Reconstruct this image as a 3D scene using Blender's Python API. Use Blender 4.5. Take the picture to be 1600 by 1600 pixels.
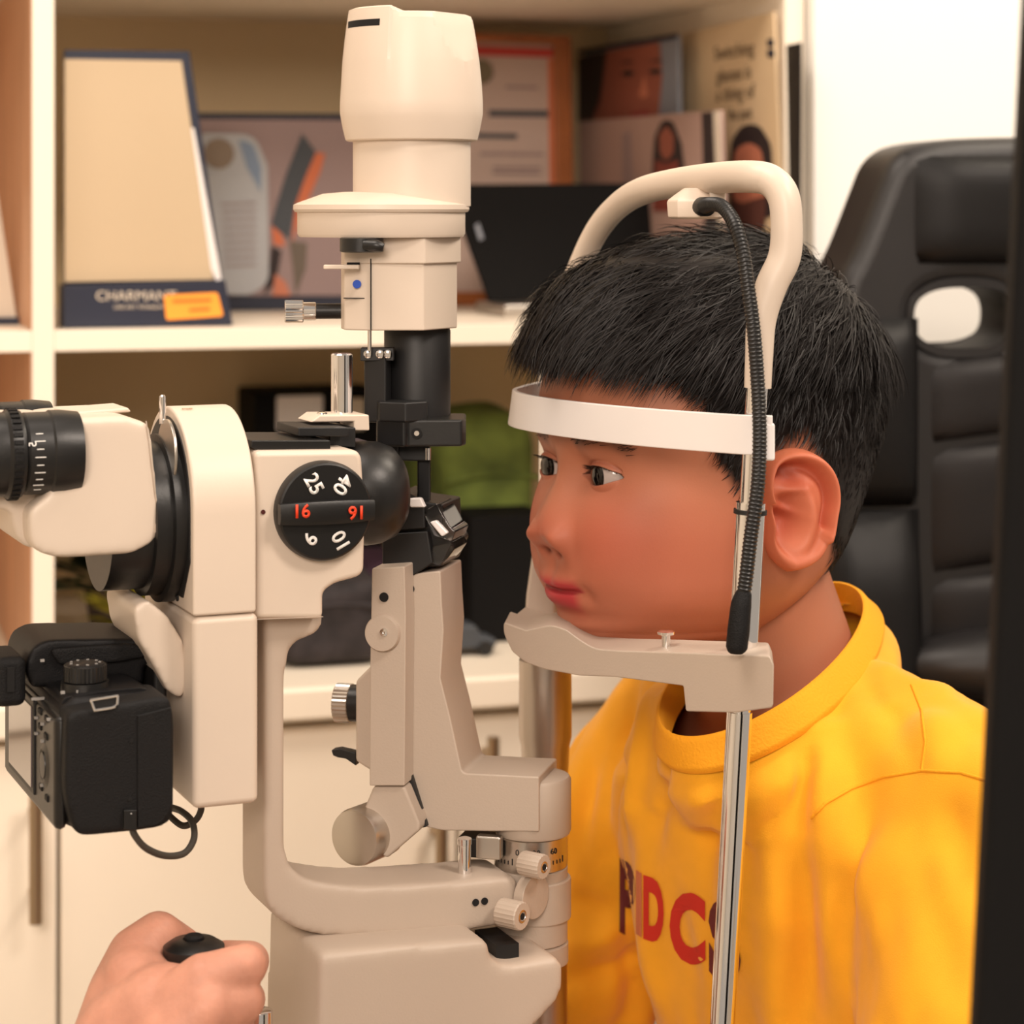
import bpy, bmesh, math, random
import numpy as np
from mathutils import Vector, Matrix, noise
from mathutils.bvhtree import BVHTree
random.seed(7); np.random.seed(7)
for o in list(bpy.data.objects): bpy.data.objects.remove(o)
SC = bpy.context.scene
COL = SC.collection

# ------------------------------------------------------------------ camera
F, YH, ZC = 3600.0, 330.0, 1.2          # focal length in pixels, horizon row, eye height
cd = bpy.data.cameras.new('camera'); cam = bpy.data.objects.new('camera', cd); COL.objects.link(cam)
cam.location = (0, 0, ZC); cam.rotation_euler = (math.pi/2, 0, 0)
cd.sensor_width = 36; cd.lens = F/1600*36; cd.shift_y = -(800-YH)/1600
cd.clip_start = 0.05
cd.dof.use_dof = True; cd.dof.focus_distance = 1.13; cd.dof.aperture_fstop = 9.0
SC.camera = cam
# ------------------------------------------------------------------ light
wd = bpy.data.worlds.new('world'); SC.world = wd; wd.use_nodes = True
wd.node_tree.nodes['Background'].inputs[0].default_value = (1.0, 0.85, 0.70, 1)
wd.node_tree.nodes['Background'].inputs[1].default_value = 0.46
def area(name, loc, target, size, power, col, sy=None):
    l = bpy.data.lights.new(name, 'AREA'); l.size = size; l.energy = power; l.color = col
    if sy: l.shape = 'RECTANGLE'; l.size_y = sy
    o = bpy.data.objects.new(name, l); COL.objects.link(o); o.location = loc
    o.rotation_euler = (Vector(target)-Vector(loc)).to_track_quat('-Z', 'Y').to_euler()
    return o
WARM = (1.0, 0.86, 0.74)
area('ceiling_light_key', (0.95, 0.25, 2.35), (0.15, 1.25, 1.0), 0.40, 21, WARM)
area('ceiling_light_shelf', (-0.45, 0.95, 2.35), (-0.15, 1.9, 0.85), 0.7, 15, WARM)
area('rear_fill_light', (-0.25, -1.2, 1.95), (0.0, 1.9, 1.10), 0.7, 38, WARM)  # added fill behind the camera, set low to brighten the shelf's back
area('ceiling_light_wall', (1.0, 1.35, 2.4), (0.75, 2.0, 1.3), 0.4, 16, (1.0, 0.86, 0.70))
SC.view_settings.view_transform = 'Standard'; SC.view_settings.look = 'None'
SC.view_settings.gamma = 1.0; SC.view_settings.use_curve_mapping = False
SC.view_settings.exposure = -0.12

# ------------------------------------------------------------------ helpers
def W(px, py, Y): return Vector(((px-800)/F*Y, Y, ZC-(py-YH)/F*Y))
def lin(c):
    c = c/255.0
    return c/12.92 if c <= 0.04045 else ((c+0.055)/1.055)**2.4
def rgb(r, g, b): return (lin(r), lin(g), lin(b), 1)
MATS = {}
NOCLAMP = ()
SOFT = {'microscope_arm': (.0018, 12), 'binocular_head': (.0014, 22), 'head_rear': (.0016, 16), 'grip': (.0012, 24), 'prism_hump': (.0012, 14), 'base_housing': (.0024, 8), 'camera_port': (.0012, 16), 'flash_lid': (.0008, 10)}
def mat(name, col, rough=0.5, metal=0.0, bump=0.0, bscale=200.0, vary=0.0, vscale=8.0, coat=0.0, sss=0.0, emit=0.0, attr=None, trans=0.0, stretch=(1,1,1), spec=0.5, ssscol=None, sheen=0.0):
    m = bpy.data.materials.new(name); m.use_nodes = True; MATS[name] = m
    nt = m.node_tree; b = nt.nodes['Principled BSDF']
    b.inputs['Base Color'].default_value = col; b.inputs['Roughness'].default_value = rough
    b.inputs['Metallic'].default_value = metal; b.inputs['Coat Weight'].default_value = coat
    b.inputs['Specular IOR Level'].default_value = spec
    b.inputs['Transmission Weight'].default_value = trans
    if sheen: b.inputs['Sheen Weight'].default_value = sheen
    if sss:
        b.inputs['Subsurface Weight'].default_value = sss
        b.inputs['Subsurface Radius'].default_value = (1.0, 0.35, 0.2); b.inputs['Subsurface Scale'].default_value = 0.006
    tc = nt.nodes.new('ShaderNodeTexCoord'); mp = nt.nodes.new('ShaderNodeMapping'); nt.links.new(tc.outputs['Object'], mp.inputs[0])
    mp.inputs['Scale'].default_value = stretch
    src = None
    if attr:
        a = nt.nodes.new('ShaderNodeVertexColor'); a.layer_name = attr; src = a.outputs['Color']
    if vary:
        n = nt.nodes.new('ShaderNodeTexNoise'); n.inputs['Scale'].default_value = vscale; n.inputs['Detail'].default_value = 5
        nt.links.new(mp.outputs[0], n.inputs['Vector'])
        r = nt.nodes.new('ShaderNodeMapRange'); r.inputs[1].default_value = 0.3; r.inputs[2].default_value = 0.7
        r.inputs[3].default_value = 1-vary; r.inputs[4].default_value = 1+vary
        nt.links.new(n.outputs['Fac'], r.inputs[0])
        x = nt.nodes.new('ShaderNodeMix'); x.data_type = 'RGBA'; x.blend_type = 'MULTIPLY'; x.inputs[0].default_value = 1
        if src: nt.links.new(src, x.inputs[6])
        else: x.inputs[6].default_value = col
        nt.links.new(r.outputs[0], x.inputs[7]); src = x.outputs[2]
    if src: nt.links.new(src, b.inputs['Base Color'])
    if bump:
        n = nt.nodes.new('ShaderNodeTexNoise'); n.inputs['Scale'].default_value = bscale; n.inputs['Detail'].default_value = 3
        nt.links.new(mp.outputs[0], n.inputs['Vector'])
        bp = nt.nodes.new('ShaderNodeBump'); bp.inputs['Strength'].default_value = bump; bp.inputs['Distance'].default_value = 0.001
        nt.links.new(n.outputs['Fac'], bp.inputs['Height']); nt.links.new(bp.outputs[0], b.inputs['Normal'])
    if emit:
        b.inputs['Emission Color'].default_value = col; b.inputs['Emission Strength'].default_value = emit
    return m
CREAM = mat('cream_enamel', rgb(212, 196, 180), 0.42, bump=0.03, bscale=500, vary=0.02)
CREAM2 = mat('beige_textured_enamel', rgb(186, 170, 155), 0.5, bump=0.08, bscale=900, vary=0.03)
BLACK = mat('black_plastic', rgb(18, 17, 17), 0.38, bump=0.05, bscale=600)
BLACKM = mat('matte_black_metal', rgb(19, 18, 19), 0.5)
RUBBER = mat('black_rubber_grip', rgb(17, 16, 17), 0.62, bump=0.5, bscale=1500, spec=.25)
CHROME = mat('polished_chrome', rgb(238, 236, 236), 0.08, 1.0)
STEEL = mat('satin_aluminium', rgb(205, 198, 190), 0.30, 1.0, bump=0.03)
SILVERG = mat('brushed_silver_tube', rgb(190, 180, 172), 0.34, 1.0, vary=0.06, vscale=60, stretch=(1, 1, .02))
WHITEP = mat('white_plastic', rgb(236, 230, 228), 0.30, sss=0.0)
BLACKF = mat('flat_black_cover', rgb(18, 17, 17), .8, spec=.15)
DARKHOLE = mat('dark_recess', rgb(14, 12, 12), 0.9)
PRINTW = mat('white_print', rgb(235, 232, 228), 0.6)
PRINTR = mat('red_print', rgb(232, 62, 24), 0.6)
BLUE = mat('blue_print', rgb(20, 70, 175), 0.5)
GLASS = mat('clear_glass', (1, 1, 1, 1), 0.03, trans=1.0)
LENS = mat('dark_lens_glass', rgb(20, 18, 30), 0.06, coat=1.0)

def tag(o, label=None, cat=None, group=None, kind=None):
    if label: o['label'] = label
    if cat: o['category'] = cat
    if group: o['group'] = group
    if kind: o['kind'] = kind
    return o
def thing(name, loc, label, cat, group=None):
    o = bpy.data.objects.new(name, None); COL.objects.link(o); o.location = loc
    o.empty_display_size = 0.02
    return tag(o, label, cat, group)
def rootloc(p):
    v = Vector((0, 0, 0))
    while p is not None: v = v+p.location; p = p.parent
    return v
def finish(me, material, smooth=40):
    if material is not None:
        for m in (material if isinstance(material, (list, tuple)) else [material]): me.materials.append(m)
    if smooth is not None:
        me.polygons.foreach_set('use_smooth', [True]*len(me.polygons))
        if smooth < 180: me.set_sharp_from_angle(angle=math.radians(smooth))
    me.update()
def link(name, me, parent=None, bevel=0, seg=2):
    o = bpy.data.objects.new(name, me); COL.objects.link(o)
    if parent is not None:
        me.transform(Matrix.Translation(-rootloc(parent))); o.parent = parent
    if bevel:
        b = o.modifiers.new('bevel', 'BEVEL'); b.width = bevel; b.segments = seg; b.limit_method = 'ANGLE'; b.angle_limit = math.radians(35); b.harden_normals = True
        if name in NOCLAMP: b.use_clamp_overlap = False
    return o
def obj(name, bm, material, parent=None, smooth=40, bevel=0, seg=2, label=None):
    bmesh.ops.recalc_face_normals(bm, faces=bm.faces)
    me = bpy.data.meshes.new(name); bm.to_mesh(me); bm.free()
    finish(me, material, smooth)
    o = link(name, me, parent, bevel, seg)
    if label: o['label'] = label
    return o
def pydata(name, v, f, material, parent=None, smooth=180, bevel=0, seg=2, recalc=True):
    bm = bmesh.new(); vs = [bm.verts.new(p) for p in v]
    for q in f:
        try: bm.faces.new([vs[i] for i in q])
        except ValueError: pass
    if not recalc:
        me = bpy.data.meshes.new(name); bm.to_mesh(me); bm.free(); finish(me, material, smooth); return link(name, me, parent, bevel, seg)
    return obj(name, bm, material, parent, smooth, bevel, seg)

# instrument frame: u from examiner to patient, v towards the photographer's side
TH = math.radians(23); O = Vector((0.064, 1.20, 0)); U = Vector((math.cos(TH), math.sin(TH), 0)); V = Vector((math.sin(TH), -math.cos(TH), 0)); Z = Vector((0, 0, 1))
def L(u, v, z): return O+U*u+V*v+Z*z
def onplane(px, py, P0, n):
    d = Vector(((px-800)/F, 1, -(py-YH)/F)); c = Vector((0, 0, ZC))
    return c+d*((P0-c).dot(n)/d.dot(n))
def IV(px, py, v): return onplane(px, py, O+V*v, V)       # pixel on the plane v = const
def IU(px, py, u): return onplane(px, py, O+U*u, U)
def prism_pts(pts, ext):
    bm = bmesh.new(); a = [bm.verts.new(p) for p in pts]; b = [bm.verts.new(p+ext) for p in pts]; n = len(pts)
    bm.faces.new(a); bm.faces.new(list(reversed(b)))
    for i in range(n): bm.faces.new((a[i], b[i], b[(i+1) % n], a[(i+1) % n]))
    return bm
def rnd(pts, seg=5):
    """2-D outline; a third entry is a corner radius in the same units"""
    out = []; n = len(pts)
    for i, p in enumerate(pts):
        r = p[2] if len(p) > 2 else 0
        P = Vector(p[:2])
        if not r: out.append(P); continue
        A = Vector(pts[i-1][:2]); B = Vector(pts[(i+1) % n][:2])
        a = (A-P); b = (B-P); la, lb = a.length, b.length; a /= la; b /= lb
        t = min(r, la*0.49, lb*0.49)
        for k in range(seg+1):
            s = k/seg; out.append((P+a*t)*(1-s)**2+P*2*s*(1-s)+(P+b*t)*s**2)
    return out
def vprism(name, pix, v0, th, material, parent, bevel=0.0012, seg=2, smooth=40, rs=5):
    pts = [IV(p.x, p.y, v0) for p in rnd(pix, rs)]
    if name in SOFT:
        me = remesh(prism_pts(pts, -V*th), SOFT[name][0], SOFT[name][1]); finish(me, None, 180); me.materials.clear(); me.materials.append(material); return link(name, me, parent)
    return obj(name, prism_pts(pts, -V*th), material, parent, smooth, bevel, seg)
def vert_prism(name, cs, y0, y1, Yref, material, parent, bevel=0.001, seg=2):
    """cross-section of (px, depth offset) at depth Yref; y0,y1 pixel rows at Yref"""
    z0 = W(0, y0, Yref).z; z1 = W(0, y1, Yref).z
    pts = [Vector(((px-800)/F*(Yref+dy), Yref+dy, z0)) for px, dy in cs]
    return obj(name, prism_pts(pts, Vector((0, 0, z1-z0))), material, parent, 40, bevel, seg)
def lathe(center, axis, prof, seg=40, rad=None, capped=True):
    axis = Vector(axis).normalized(); e1 = axis.orthogonal().normalized(); e2 = axis.cross(e1)
    bm = bmesh.new(); rings = []
    for r, h in prof:
        c = Vector(center)+axis*h
        if r < 1e-6: rings.append([bm.verts.new(c)])
        else: rings.append([bm.verts.new(c+(e1*math.cos(2*math.pi*k/seg)+e2*math.sin(2*math.pi*k/seg))*r) for k in range(seg)])
    for a, b in zip(rings, rings[1:]):
        for k in range(seg):
            k2 = (k+1) % seg
            if len(a) == 1 and len(b) == 1: continue
            if len(a) == 1: bm.faces.new((a[0], b[k], b[k2]))
            elif len(b) == 1: bm.faces.new((a[k], a[k2], b[0]))
            else: bm.faces.new((a[k], a[k2], b[k2], b[k]))
    if capped:
        if len(rings[0]) > 1: bm.faces.new(rings[0])
        if len(rings[-1]) > 1: bm.faces.new(list(reversed(rings[-1])))
    return bm
def vlathe(name, px, Y, prof, material, parent, seg=48, bevel=0, smooth=35):
    """vertical lathe: prof of (radius in px, pixel row) for an axis at column px and depth Y"""
    s = Y/F; x = (px-800)*s
    return obj(name, lathe((x, Y, 0), (0, 0, 1), [(r*s, ZC-(y-YH)*s) for r, y in prof], seg), material, parent, smooth, bevel)
def cyl(name, c, axis, r, l, material, parent, seg=32, bevel=0.0006, r2=None):
    return obj(name, lathe(c, axis, [(r, 0), (r if r2 is None else r2, l)], seg), material, parent, 40, bevel)
def knurled(name, c, axis, r, l, material, parent, n=30, depth=0.0005):
    axis = Vector(axis).normalized(); e1 = axis.orthogonal().normalized(); e2 = axis.cross(e1)
    bm = bmesh.new(); rings = []
    for h, k_ in ((0, .94), (l*.05, 1), (l*.95, 1), (l, .94)):
        rings.append([bm.verts.new(Vector(c)+axis*h+(e1*math.cos(math.pi*k/n)+e2*math.sin(math.pi*k/n))*(r*k_-(depth if k % 2 else 0))) for k in range(2*n)])
    for a, b in zip(rings, rings[1:]):
        for k in range(2*n): bm.faces.new((a[k], a[(k+1) % (2*n)], b[(k+1) % (2*n)], b[k]))
    bm.faces.new(rings[0]); bm.faces.new(list(reversed(rings[-1])))
    return obj(name, bm, material, parent, 30)
def tube_bm(path, rad, seg=12, bm=None, sub=6, flat=None):
    """smooth tube through 3-D points (Catmull-Rom)"""
    P = [Vector(p) for p in path]; R = rad if isinstance(rad, (list, tuple)) else [rad]*len(P)
    pts = []; rr = []
    for i in range(len(P)-1):
        p0 = P[max(i-1, 0)]; p1 = P[i]; p2 = P[i+1]; p3 = P[min(i+2, len(P)-1)]
        for k in range(sub):
            t = k/sub
            pts.append(0.5*((2*p1)+(p2-p0)*t+(2*p0-5*p1+4*p2-p3)*t*t+(3*p1-p0-3*p2+p3)*t**3)); rr.append(R[i]*(1-t)+R[i+1]*t)
    pts.append(P[-1]); rr.append(R[-1])
    bm = bm or bmesh.new(); T = (pts[1]-pts[0]).normalized(); N = T.orthogonal().normalized(); rings = []
    for i, p in enumerate(pts):
        t = (pts[min(i+1, len(pts)-1)]-pts[max(i-1, 0)]).normalized()
        N = (N-t*N.dot(t)).normalized(); B = t.cross(N)
        rings.append([bm.verts.new(p+(N*math.cos(2*math.pi*k/seg)+B*math.sin(2*math.pi*k/seg))*rr[i]) for k in range(seg)])
    for a, b in zip(rings, rings[1:]):
        for k in range(seg): bm.faces.new((a[k], a[(k+1) % seg], b[(k+1) % seg], b[k]))
    bm.faces.new(rings[0]); bm.faces.new(list(reversed(rings[-1])))
    return bm
def box_bm(c, ax, ay, az):
    bm = bmesh.new(); c = Vector(c)
    v = [bm.verts.new(c+ax*i+ay*j+az*k) for i in (-1, 1) for j in (-1, 1) for k in (-1, 1)]
    for q in ((0, 1, 3, 2), (4, 6, 7, 5), (0, 4, 5, 1), (2, 3, 7, 6), (0, 2, 6, 4), (1, 5, 7, 3)): bm.faces.new([v[i] for i in q])
    return bm
def ibox(name, u0, u1, v0, v1, z0, z1, material, parent, bevel=0.001, seg=2):
    return obj(name, box_bm(L((u0+u1)/2, (v0+v1)/2, (z0+z1)/2), U*(u1-u0)/2, V*(v1-v0)/2, Z*(z1-z0)/2), material, parent, 40, bevel, seg)
def text_geo(s, bold=0.0):
    c = bpy.data.curves.new('t', 'FONT'); c.body = s; c.size = 1; c.extrude = 0; c.align_x = 'CENTER'; c.align_y = 'CENTER'; c.resolution_u = 4; c.offset = bold
    o = bpy.data.objects.new('t', c); COL.objects.link(o)
    dg = bpy.context.evaluated_depsgraph_get(); me = bpy.data.meshes.new_from_object(o.evaluated_get(dg))
    bpy.data.objects.remove(o); bpy.data.curves.remove(c)
    return me
def text_obj(name, s, center, xd, yd, size, material, parent, bold=0.0, sx=1.0):
    me = text_geo(s, bold); xd = Vector(xd).normalized(); yd = Vector(yd).normalized(); c = Vector(center)
    for v in me.vertices: p = v.co.copy(); v.co = c+xd*p.x*size*sx+yd*p.y*size
    finish(me, material, None); me.materials.clear(); me.materials.append(material)
    o = link(name, me, parent)
    m = o.modifiers.new('thick', 'SOLIDIFY'); m.thickness = 0.0003; m.offset = 0
    return o
def flat(name, pts, material, parent, th=0.0004, ext=None):
    """thin printed patch or sheet"""
    n = (pts[1]-pts[0]).cross(pts[2]-pts[0]).normalized()
    return obj(name, prism_pts(pts, n*th if ext is None else ext), material, parent, 30)
def evald(o):
    dg = bpy.context.evaluated_depsgraph_get(); return bpy.data.meshes.new_from_object(o.evaluated_get(dg))
def remesh(bm, voxel, smooth=4, fac=0.5):
    me = bpy.data.meshes.new('r'); bm.to_mesh(me); bm.free(); o = bpy.data.objects.new('r', me); COL.objects.link(o)
    r = o.modifiers.new('r', 'REMESH'); r.mode = 'VOXEL'; r.voxel_size = voxel
    if smooth: s = o.modifiers.new('s', 'SMOOTH'); s.iterations = smooth; s.factor = fac
    m = evald(o); bpy.data.objects.remove(o); bpy.data.meshes.remove(me)
    return m
_ICO = {}
def ball(bm, c, r, sc=(1, 1, 1), rot=None, sub=2):
    if sub not in _ICO:
        t = bmesh.new(); bmesh.ops.create_icosphere(t, subdivisions=sub, radius=1); t.verts.index_update()
        _ICO[sub] = ([v.co.copy() for v in t.verts], [[v.index for v in f.verts] for f in t.faces]); t.free()
    c = Vector(c); tv, tf = _ICO[sub]
    vs = [bm.verts.new((c.x+v.x*r*sc[0], c.y+v.y*r*sc[1], c.z+v.z*r*sc[2])) for v in tv]
    for q in tf: bm.faces.new((vs[q[0]], vs[q[1]], vs[q[2]]))
def chain(bm, pts, rads, step=0.35, sub=2):
    for (a, b), (ra, rb) in zip(zip(pts, pts[1:]), zip(rads, rads[1:])):
        a, b = Vector(a), Vector(b); n = max(2, int((b-a).length/(min(ra, rb)*step))+1)
        for k in range(n+1): t = k/n; ball(bm, a.lerp(b, t), ra*(1-t)+rb*t, sub=sub)
def loft(bm, rings):
    R = [[bm.verts.new(p) for p in r] for r in rings]; n = len(R[0])
    for a, b in zip(R, R[1:]):
        for k in range(n): bm.faces.new((a[k], a[(k+1) % n], b[(k+1) % n], b[k]))
    bm.faces.new(R[0]); bm.faces.new(list(reversed(R[-1])))
    return bm
def sstep(x, a, b):
    t = np.clip((x-a)/(b-a), 0, 1); return t*t*(3-2*t)
# ------------------------------------------------------------------ room: shelves, cabinets, walls
TB = math.radians(17); UB = Vector((math.cos(TB), math.sin(TB), 0)); NB = Vector((-math.sin(TB), math.cos(TB), 0)); PB = Vector((0, 1.85, 0))
def B(px, py, b): return onplane(px, py, PB+NB*b, NB)
def bco(px, b): return (B(px, YH, b)-PB).dot(UB)            # coordinate along the wall for a pixel column
def bz(px, py, b): return B(px, py, b).z
def bbox(name, a0, a1, b0, b1, z0, z1, material, parent=None, bevel=0.001, kind=None, label=None):
    c = PB+UB*(a0+a1)/2+NB*(b0+b1)/2+Z*(z0+z1)/2
    o = obj(name, box_bm(c, UB*abs(a1-a0)/2, NB*abs(b1-b0)/2, Z*abs(z1-z0)/2), material, parent, 40, bevel)
    return tag(o, label, None, None, kind)
WALL = mat('cream_wall_paint', rgb(232, 222, 205), 0.8, bump=0.1, bscale=120)
WALLW = mat('white_wall_paint', rgb(245, 242, 236), 0.75, bump=0.08, bscale=120)
LAM = mat('cream_laminate', rgb(246, 234, 216), 0.45, vary=0.02, vscale=3)
LAMB = mat('tan_laminate_back', rgb(238, 214, 172), 0.55, vary=0.05, vscale=3)
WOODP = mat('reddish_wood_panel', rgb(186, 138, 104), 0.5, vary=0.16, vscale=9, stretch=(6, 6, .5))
FLOORM = mat('pale_tile_floor', rgb(190, 178, 162), 0.4, vary=0.05)
NICKEL = mat('brushed_nickel', rgb(170, 150, 125), 0.35, 1.0)
CT = bz(450, 1062, 0)                    # worktop height
ST = bz(70, 517, 0)                      # upper face of the shelf board
US = 1.385                               # underside of the shelf above
DEP = 0.46
aL, aR = bco(-700, 0), bco(1257, 0); aD0, aD1 = bco(50, 0), bco(85, 0)
tag(obj('floor', box_bm((0, 1.2, -0.025), Vector((2.2, 0, 0)), Vector((0, 2.0, 0)), Vector((0, 0, .025))), FLOORM), 'pale tiled floor', kind='structure')
bbox('wall_back', -2.0, 2.2, DEP+0.02, DEP+0.07, 0, 2.6, WALL, kind='structure')
bbox('wall_right', aR+0.003, 1.7, -0.012, 0.05, 0, 2.6, WALLW, kind='structure')
tag(obj('wall_front', box_bm((0, -1.55, 1.3), Vector((2.0, 0, 0)), Vector((0, .03, 0)), Vector((0, 0, 1.3))), WALLW), kind='structure')
tag(obj('wall_left', box_bm((-1.75, 0.2, 1.3), Vector((.03, 0, 0)), Vector((0, 1.72, 0)), Vector((0, 0, 1.3))), WALL), kind='structure')
# open shelf unit above the worktop
su = thing('shelf_unit', PB+UB*(-0.1)+NB*0.2+Z*CT, 'cream laminate open shelf unit along the back wall above the worktop', 'shelf')
def spart(name, *a, m=LAM, label=None): return bbox(name, *a, m, su, 0.0008, label=label)
spart('shelf_board', aL, aD0, 0, DEP, ST-0.016, ST); spart('shelf_board', aD1, aR-0.018, 0, DEP, ST-0.016, ST)
spart('shelf_board', aL, aD0, 0, DEP, US, US+0.018); spart('shelf_board', aD1, aR-0.018, 0, DEP, US, US+0.018)
spart('divider_shade_veneer', aD0-.0012, aD0-.0002, 0.0, DEP-.014, ST+.001, US-.001, m=WOODP, label='reddish wood veneer with shade in its colour'); spart('divider_shade_veneer', aD0-.0012, aD0-.0002, 0.0, DEP-.014, CT+.001, ST-.017, m=WOODP)  # brown slab carries the divider's wood colour and its side's shade
spart('divider', aD0, aD1, 0, DEP, CT+0.001, 1.75); spart('side_panel', aR-0.018, aR, 0, DEP, CT+0.001, 1.75)
spart('back_panel', aD1, aR-0.018, DEP-0.012, DEP, CT+0.001, 1.75, m=LAMB); spart('back_panel', aL, aD0, DEP-0.012, DEP, CT+0.001, 1.75, m=WOODP, label='reddish wood back panel')
# worktop and base cabinets
wt = bbox('worktop', aL, aR, -0.035, DEP, CT-0.026, CT, LAM, bevel=0.004); tag(wt, 'long cream worktop running over the base cabinets', 'worktop')
def handle(a, z0, z1, parent, dirv='z'):
    p = [PB+UB*a+NB*(-0.045)+Z*z for z in (z0, z1)]
    h = obj('handle', tube_bm([p[0], (p[0]+p[1])/2, p[1]], 0.005, 10, sub=2), NICKEL, parent, 40)
    for t in (0.18, 0.82):
        q = p[0].lerp(p[1], t); pp = obj('handle_post', lathe(q, NB, [(0.0035, 0), (0.0035, 0.026)], 10), NICKEL, h)
def cabinet(a0, a1, label, doors):
    r = thing('base_cabinet', PB+UB*(a0+a1)/2+NB*0.2, label, 'cabinet', 'base cabinets under the worktop')
    bbox('body', a0+.001, a1-.001, 0.0, DEP, 0.08, CT-0.027, LAM, r); bbox('plinth', a0+.001, a1-.001, 0.05, DEP, 0.0, 0.08, LAMB, r)
    for d0, d1, ha, hz in doors:
        d = bbox('door', d0+.0015, d1-.0015, -0.019, -0.001, 0.085, CT-0.034, LAM, r, 0.0015)
        handle(ha, hz[0], hz[1], d)
    return r
g0 = bco(92, -.02); g1 = bco(716, -.02); g2 = bco(1010, -.02)
cabinet(aL, g0, 'cream base cabinet at the far left with a long bar handle', [(aL, aL+(g0-aL)*.5, aL+(g0-aL)*.4, (bz(55, 1440, -.04), bz(55, 1240, -.04))), (aL+(g0-aL)*.5, g0, bco(56, -.045), (bz(55, 1440, -.04), bz(55, 1240, -.04)))])
cabinet(g0, g1, 'wide cream base cabinet behind the slit lamp, beside the leftmost cabinet', [(g0, g1, bco(690, -.045), (bz(690, 1400, -.04), bz(690, 1285, -.04)))])
cabinet(g1, aR, 'cream base cabinet partly hidden behind the boy', [(g1, g2, bco(771, -.045), (bz(771, 1330, -.04), bz(771, 1150, -.04))), (g2, aR, g2+.05, (.5, .62))])
# ------------------------------------------------------------------ slit lamp
TZ = 0.69                                                    # table top height
PIV = Vector((0.0115, 1.178, 0))                             # common pivot axis of both arms
sl = thing('slit_lamp', Vector((-0.03, 1.15, TZ)), 'cream and black slit lamp microscope with tall lamp tower, in front of the boy', 'slit lamp')
def UVp(px, v): return (IV(px, YH, v)-O).dot(U)
# frame of the illumination arm (swung round the pivot)
T2 = math.radians(-14); U2 = Vector((math.cos(T2), math.sin(T2), 0)); V2 = Vector((math.sin(T2), -math.cos(T2), 0))
def I2(px, py, v): return onplane(px, py, PIV+V2*v, V2)
def v2prism(name, pix, v0, th, material, parent, bevel=0.0012, seg=2, rs=5):
    return obj(name, prism_pts([I2(p.x, p.y, v0) for p in rnd(pix, rs)], -V2*th), material, parent, 40, bevel, seg)
YT = I2(640, YH, 0).y                                        # depth of the lamp tower axis
# --- lamp housing (faceted, vented)
def housing():
    s = YT/F; cx = (643-800)*s; bm = bmesh.new(); n = 144; rings = []
    rows = [(30, 20, 0), (86, 20.5, 1), (93, 23, 1), (96, 34, 1), (98.5, 48, 1), (101, 62, 1), (103.5, 78, 1), (106, 95, 1), (106.6, 100, 1), (109.5, 128, 1), (111.5, 160, 1), (111.5, 178, 1), (110, 187, 1), (107, 203, 1), (103, 219, 1), (100, 221, 1), (90, 221, 0)]
    for r, y, on in rows:
        ring = []
        for k in range(n):
            a = 2*math.pi*k/n                                # 0 = towards camera, + = to the right
            da = math.degrees((a+math.pi) % (2*math.pi)-math.pi)
            rr = r; yy = y
            if on:
                if y < 100:                                  # flat facet on the right
                    for fa in (54,):
                        d = (106.6-30*(100-y)/80); c = math.cos(math.radians(da-fa))
                        if c > 0.2: rr = min(rr, d/c)
                if -112 < da < -15 and y < 128:              # raised vent shroud on the left
                    k_ = (128-y)/108.0; rr = rr+5*k_
                    if y < 24: yy = y-5
                elif -15 <= da < -12.4 and y < 128: pass
                elif y < 24: yy = y+3.5
            ring.append(bm.verts.new((cx+rr*s*math.sin(a), YT-rr*s*math.cos(a), ZC-(yy-YH)*s)))
        rings.append(ring)
    for a, b in zip(rings, rings[1:]):
        for k in range(n): bm.faces.new((a[k], a[(k+1) % n], b[(k+1) % n], b[k]))
    bm.faces.new(rings[0]); bm.faces.new(rings[-1])
    o = obj('lamp_housing', bm, CREAM, sl, 11)
    # vent slot: a dark curved surface strip painted as the recess's shade
    bm = bmesh.new(); R = 101.4*s; pr = []
    for k in range(13):
        a = math.radians(-72+k*(46/12)); pr.append([Vector((cx+R*q*math.sin(a), YT-R*q*math.cos(a), ZC-(y-YH)*s)) for q, y in ((.96, 36.5), (1.004, 36.5), (1.008, 47), (.96, 47))])
    vs = [[bm.verts.new(p) for p in r] for r in pr]
    for a, b in zip(vs, vs[1:]):
        for j in range(4): bm.faces.new((a[j], a[(j+1) % 4], b[(j+1) % 4], b[j]))
    bm.faces.new(vs[0]); bm.faces.new(vs[-1])
    obj('vent_slot', bm, DARKHOLE, o, 30)
housing()
vlathe('lamp_collar', 643.5, YT, [(88, 216), (92, 217), (92, 322), (88, 323)], CREAM, sl)
vlathe('filter_turret', 596, YT, [(60, 300), (92, 303), (131, 317), (137, 320), (137.5, 327), (135, 331), (131, 332), (131, 365), (128, 370), (60, 371)], CREAM, sl, 72)
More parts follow.
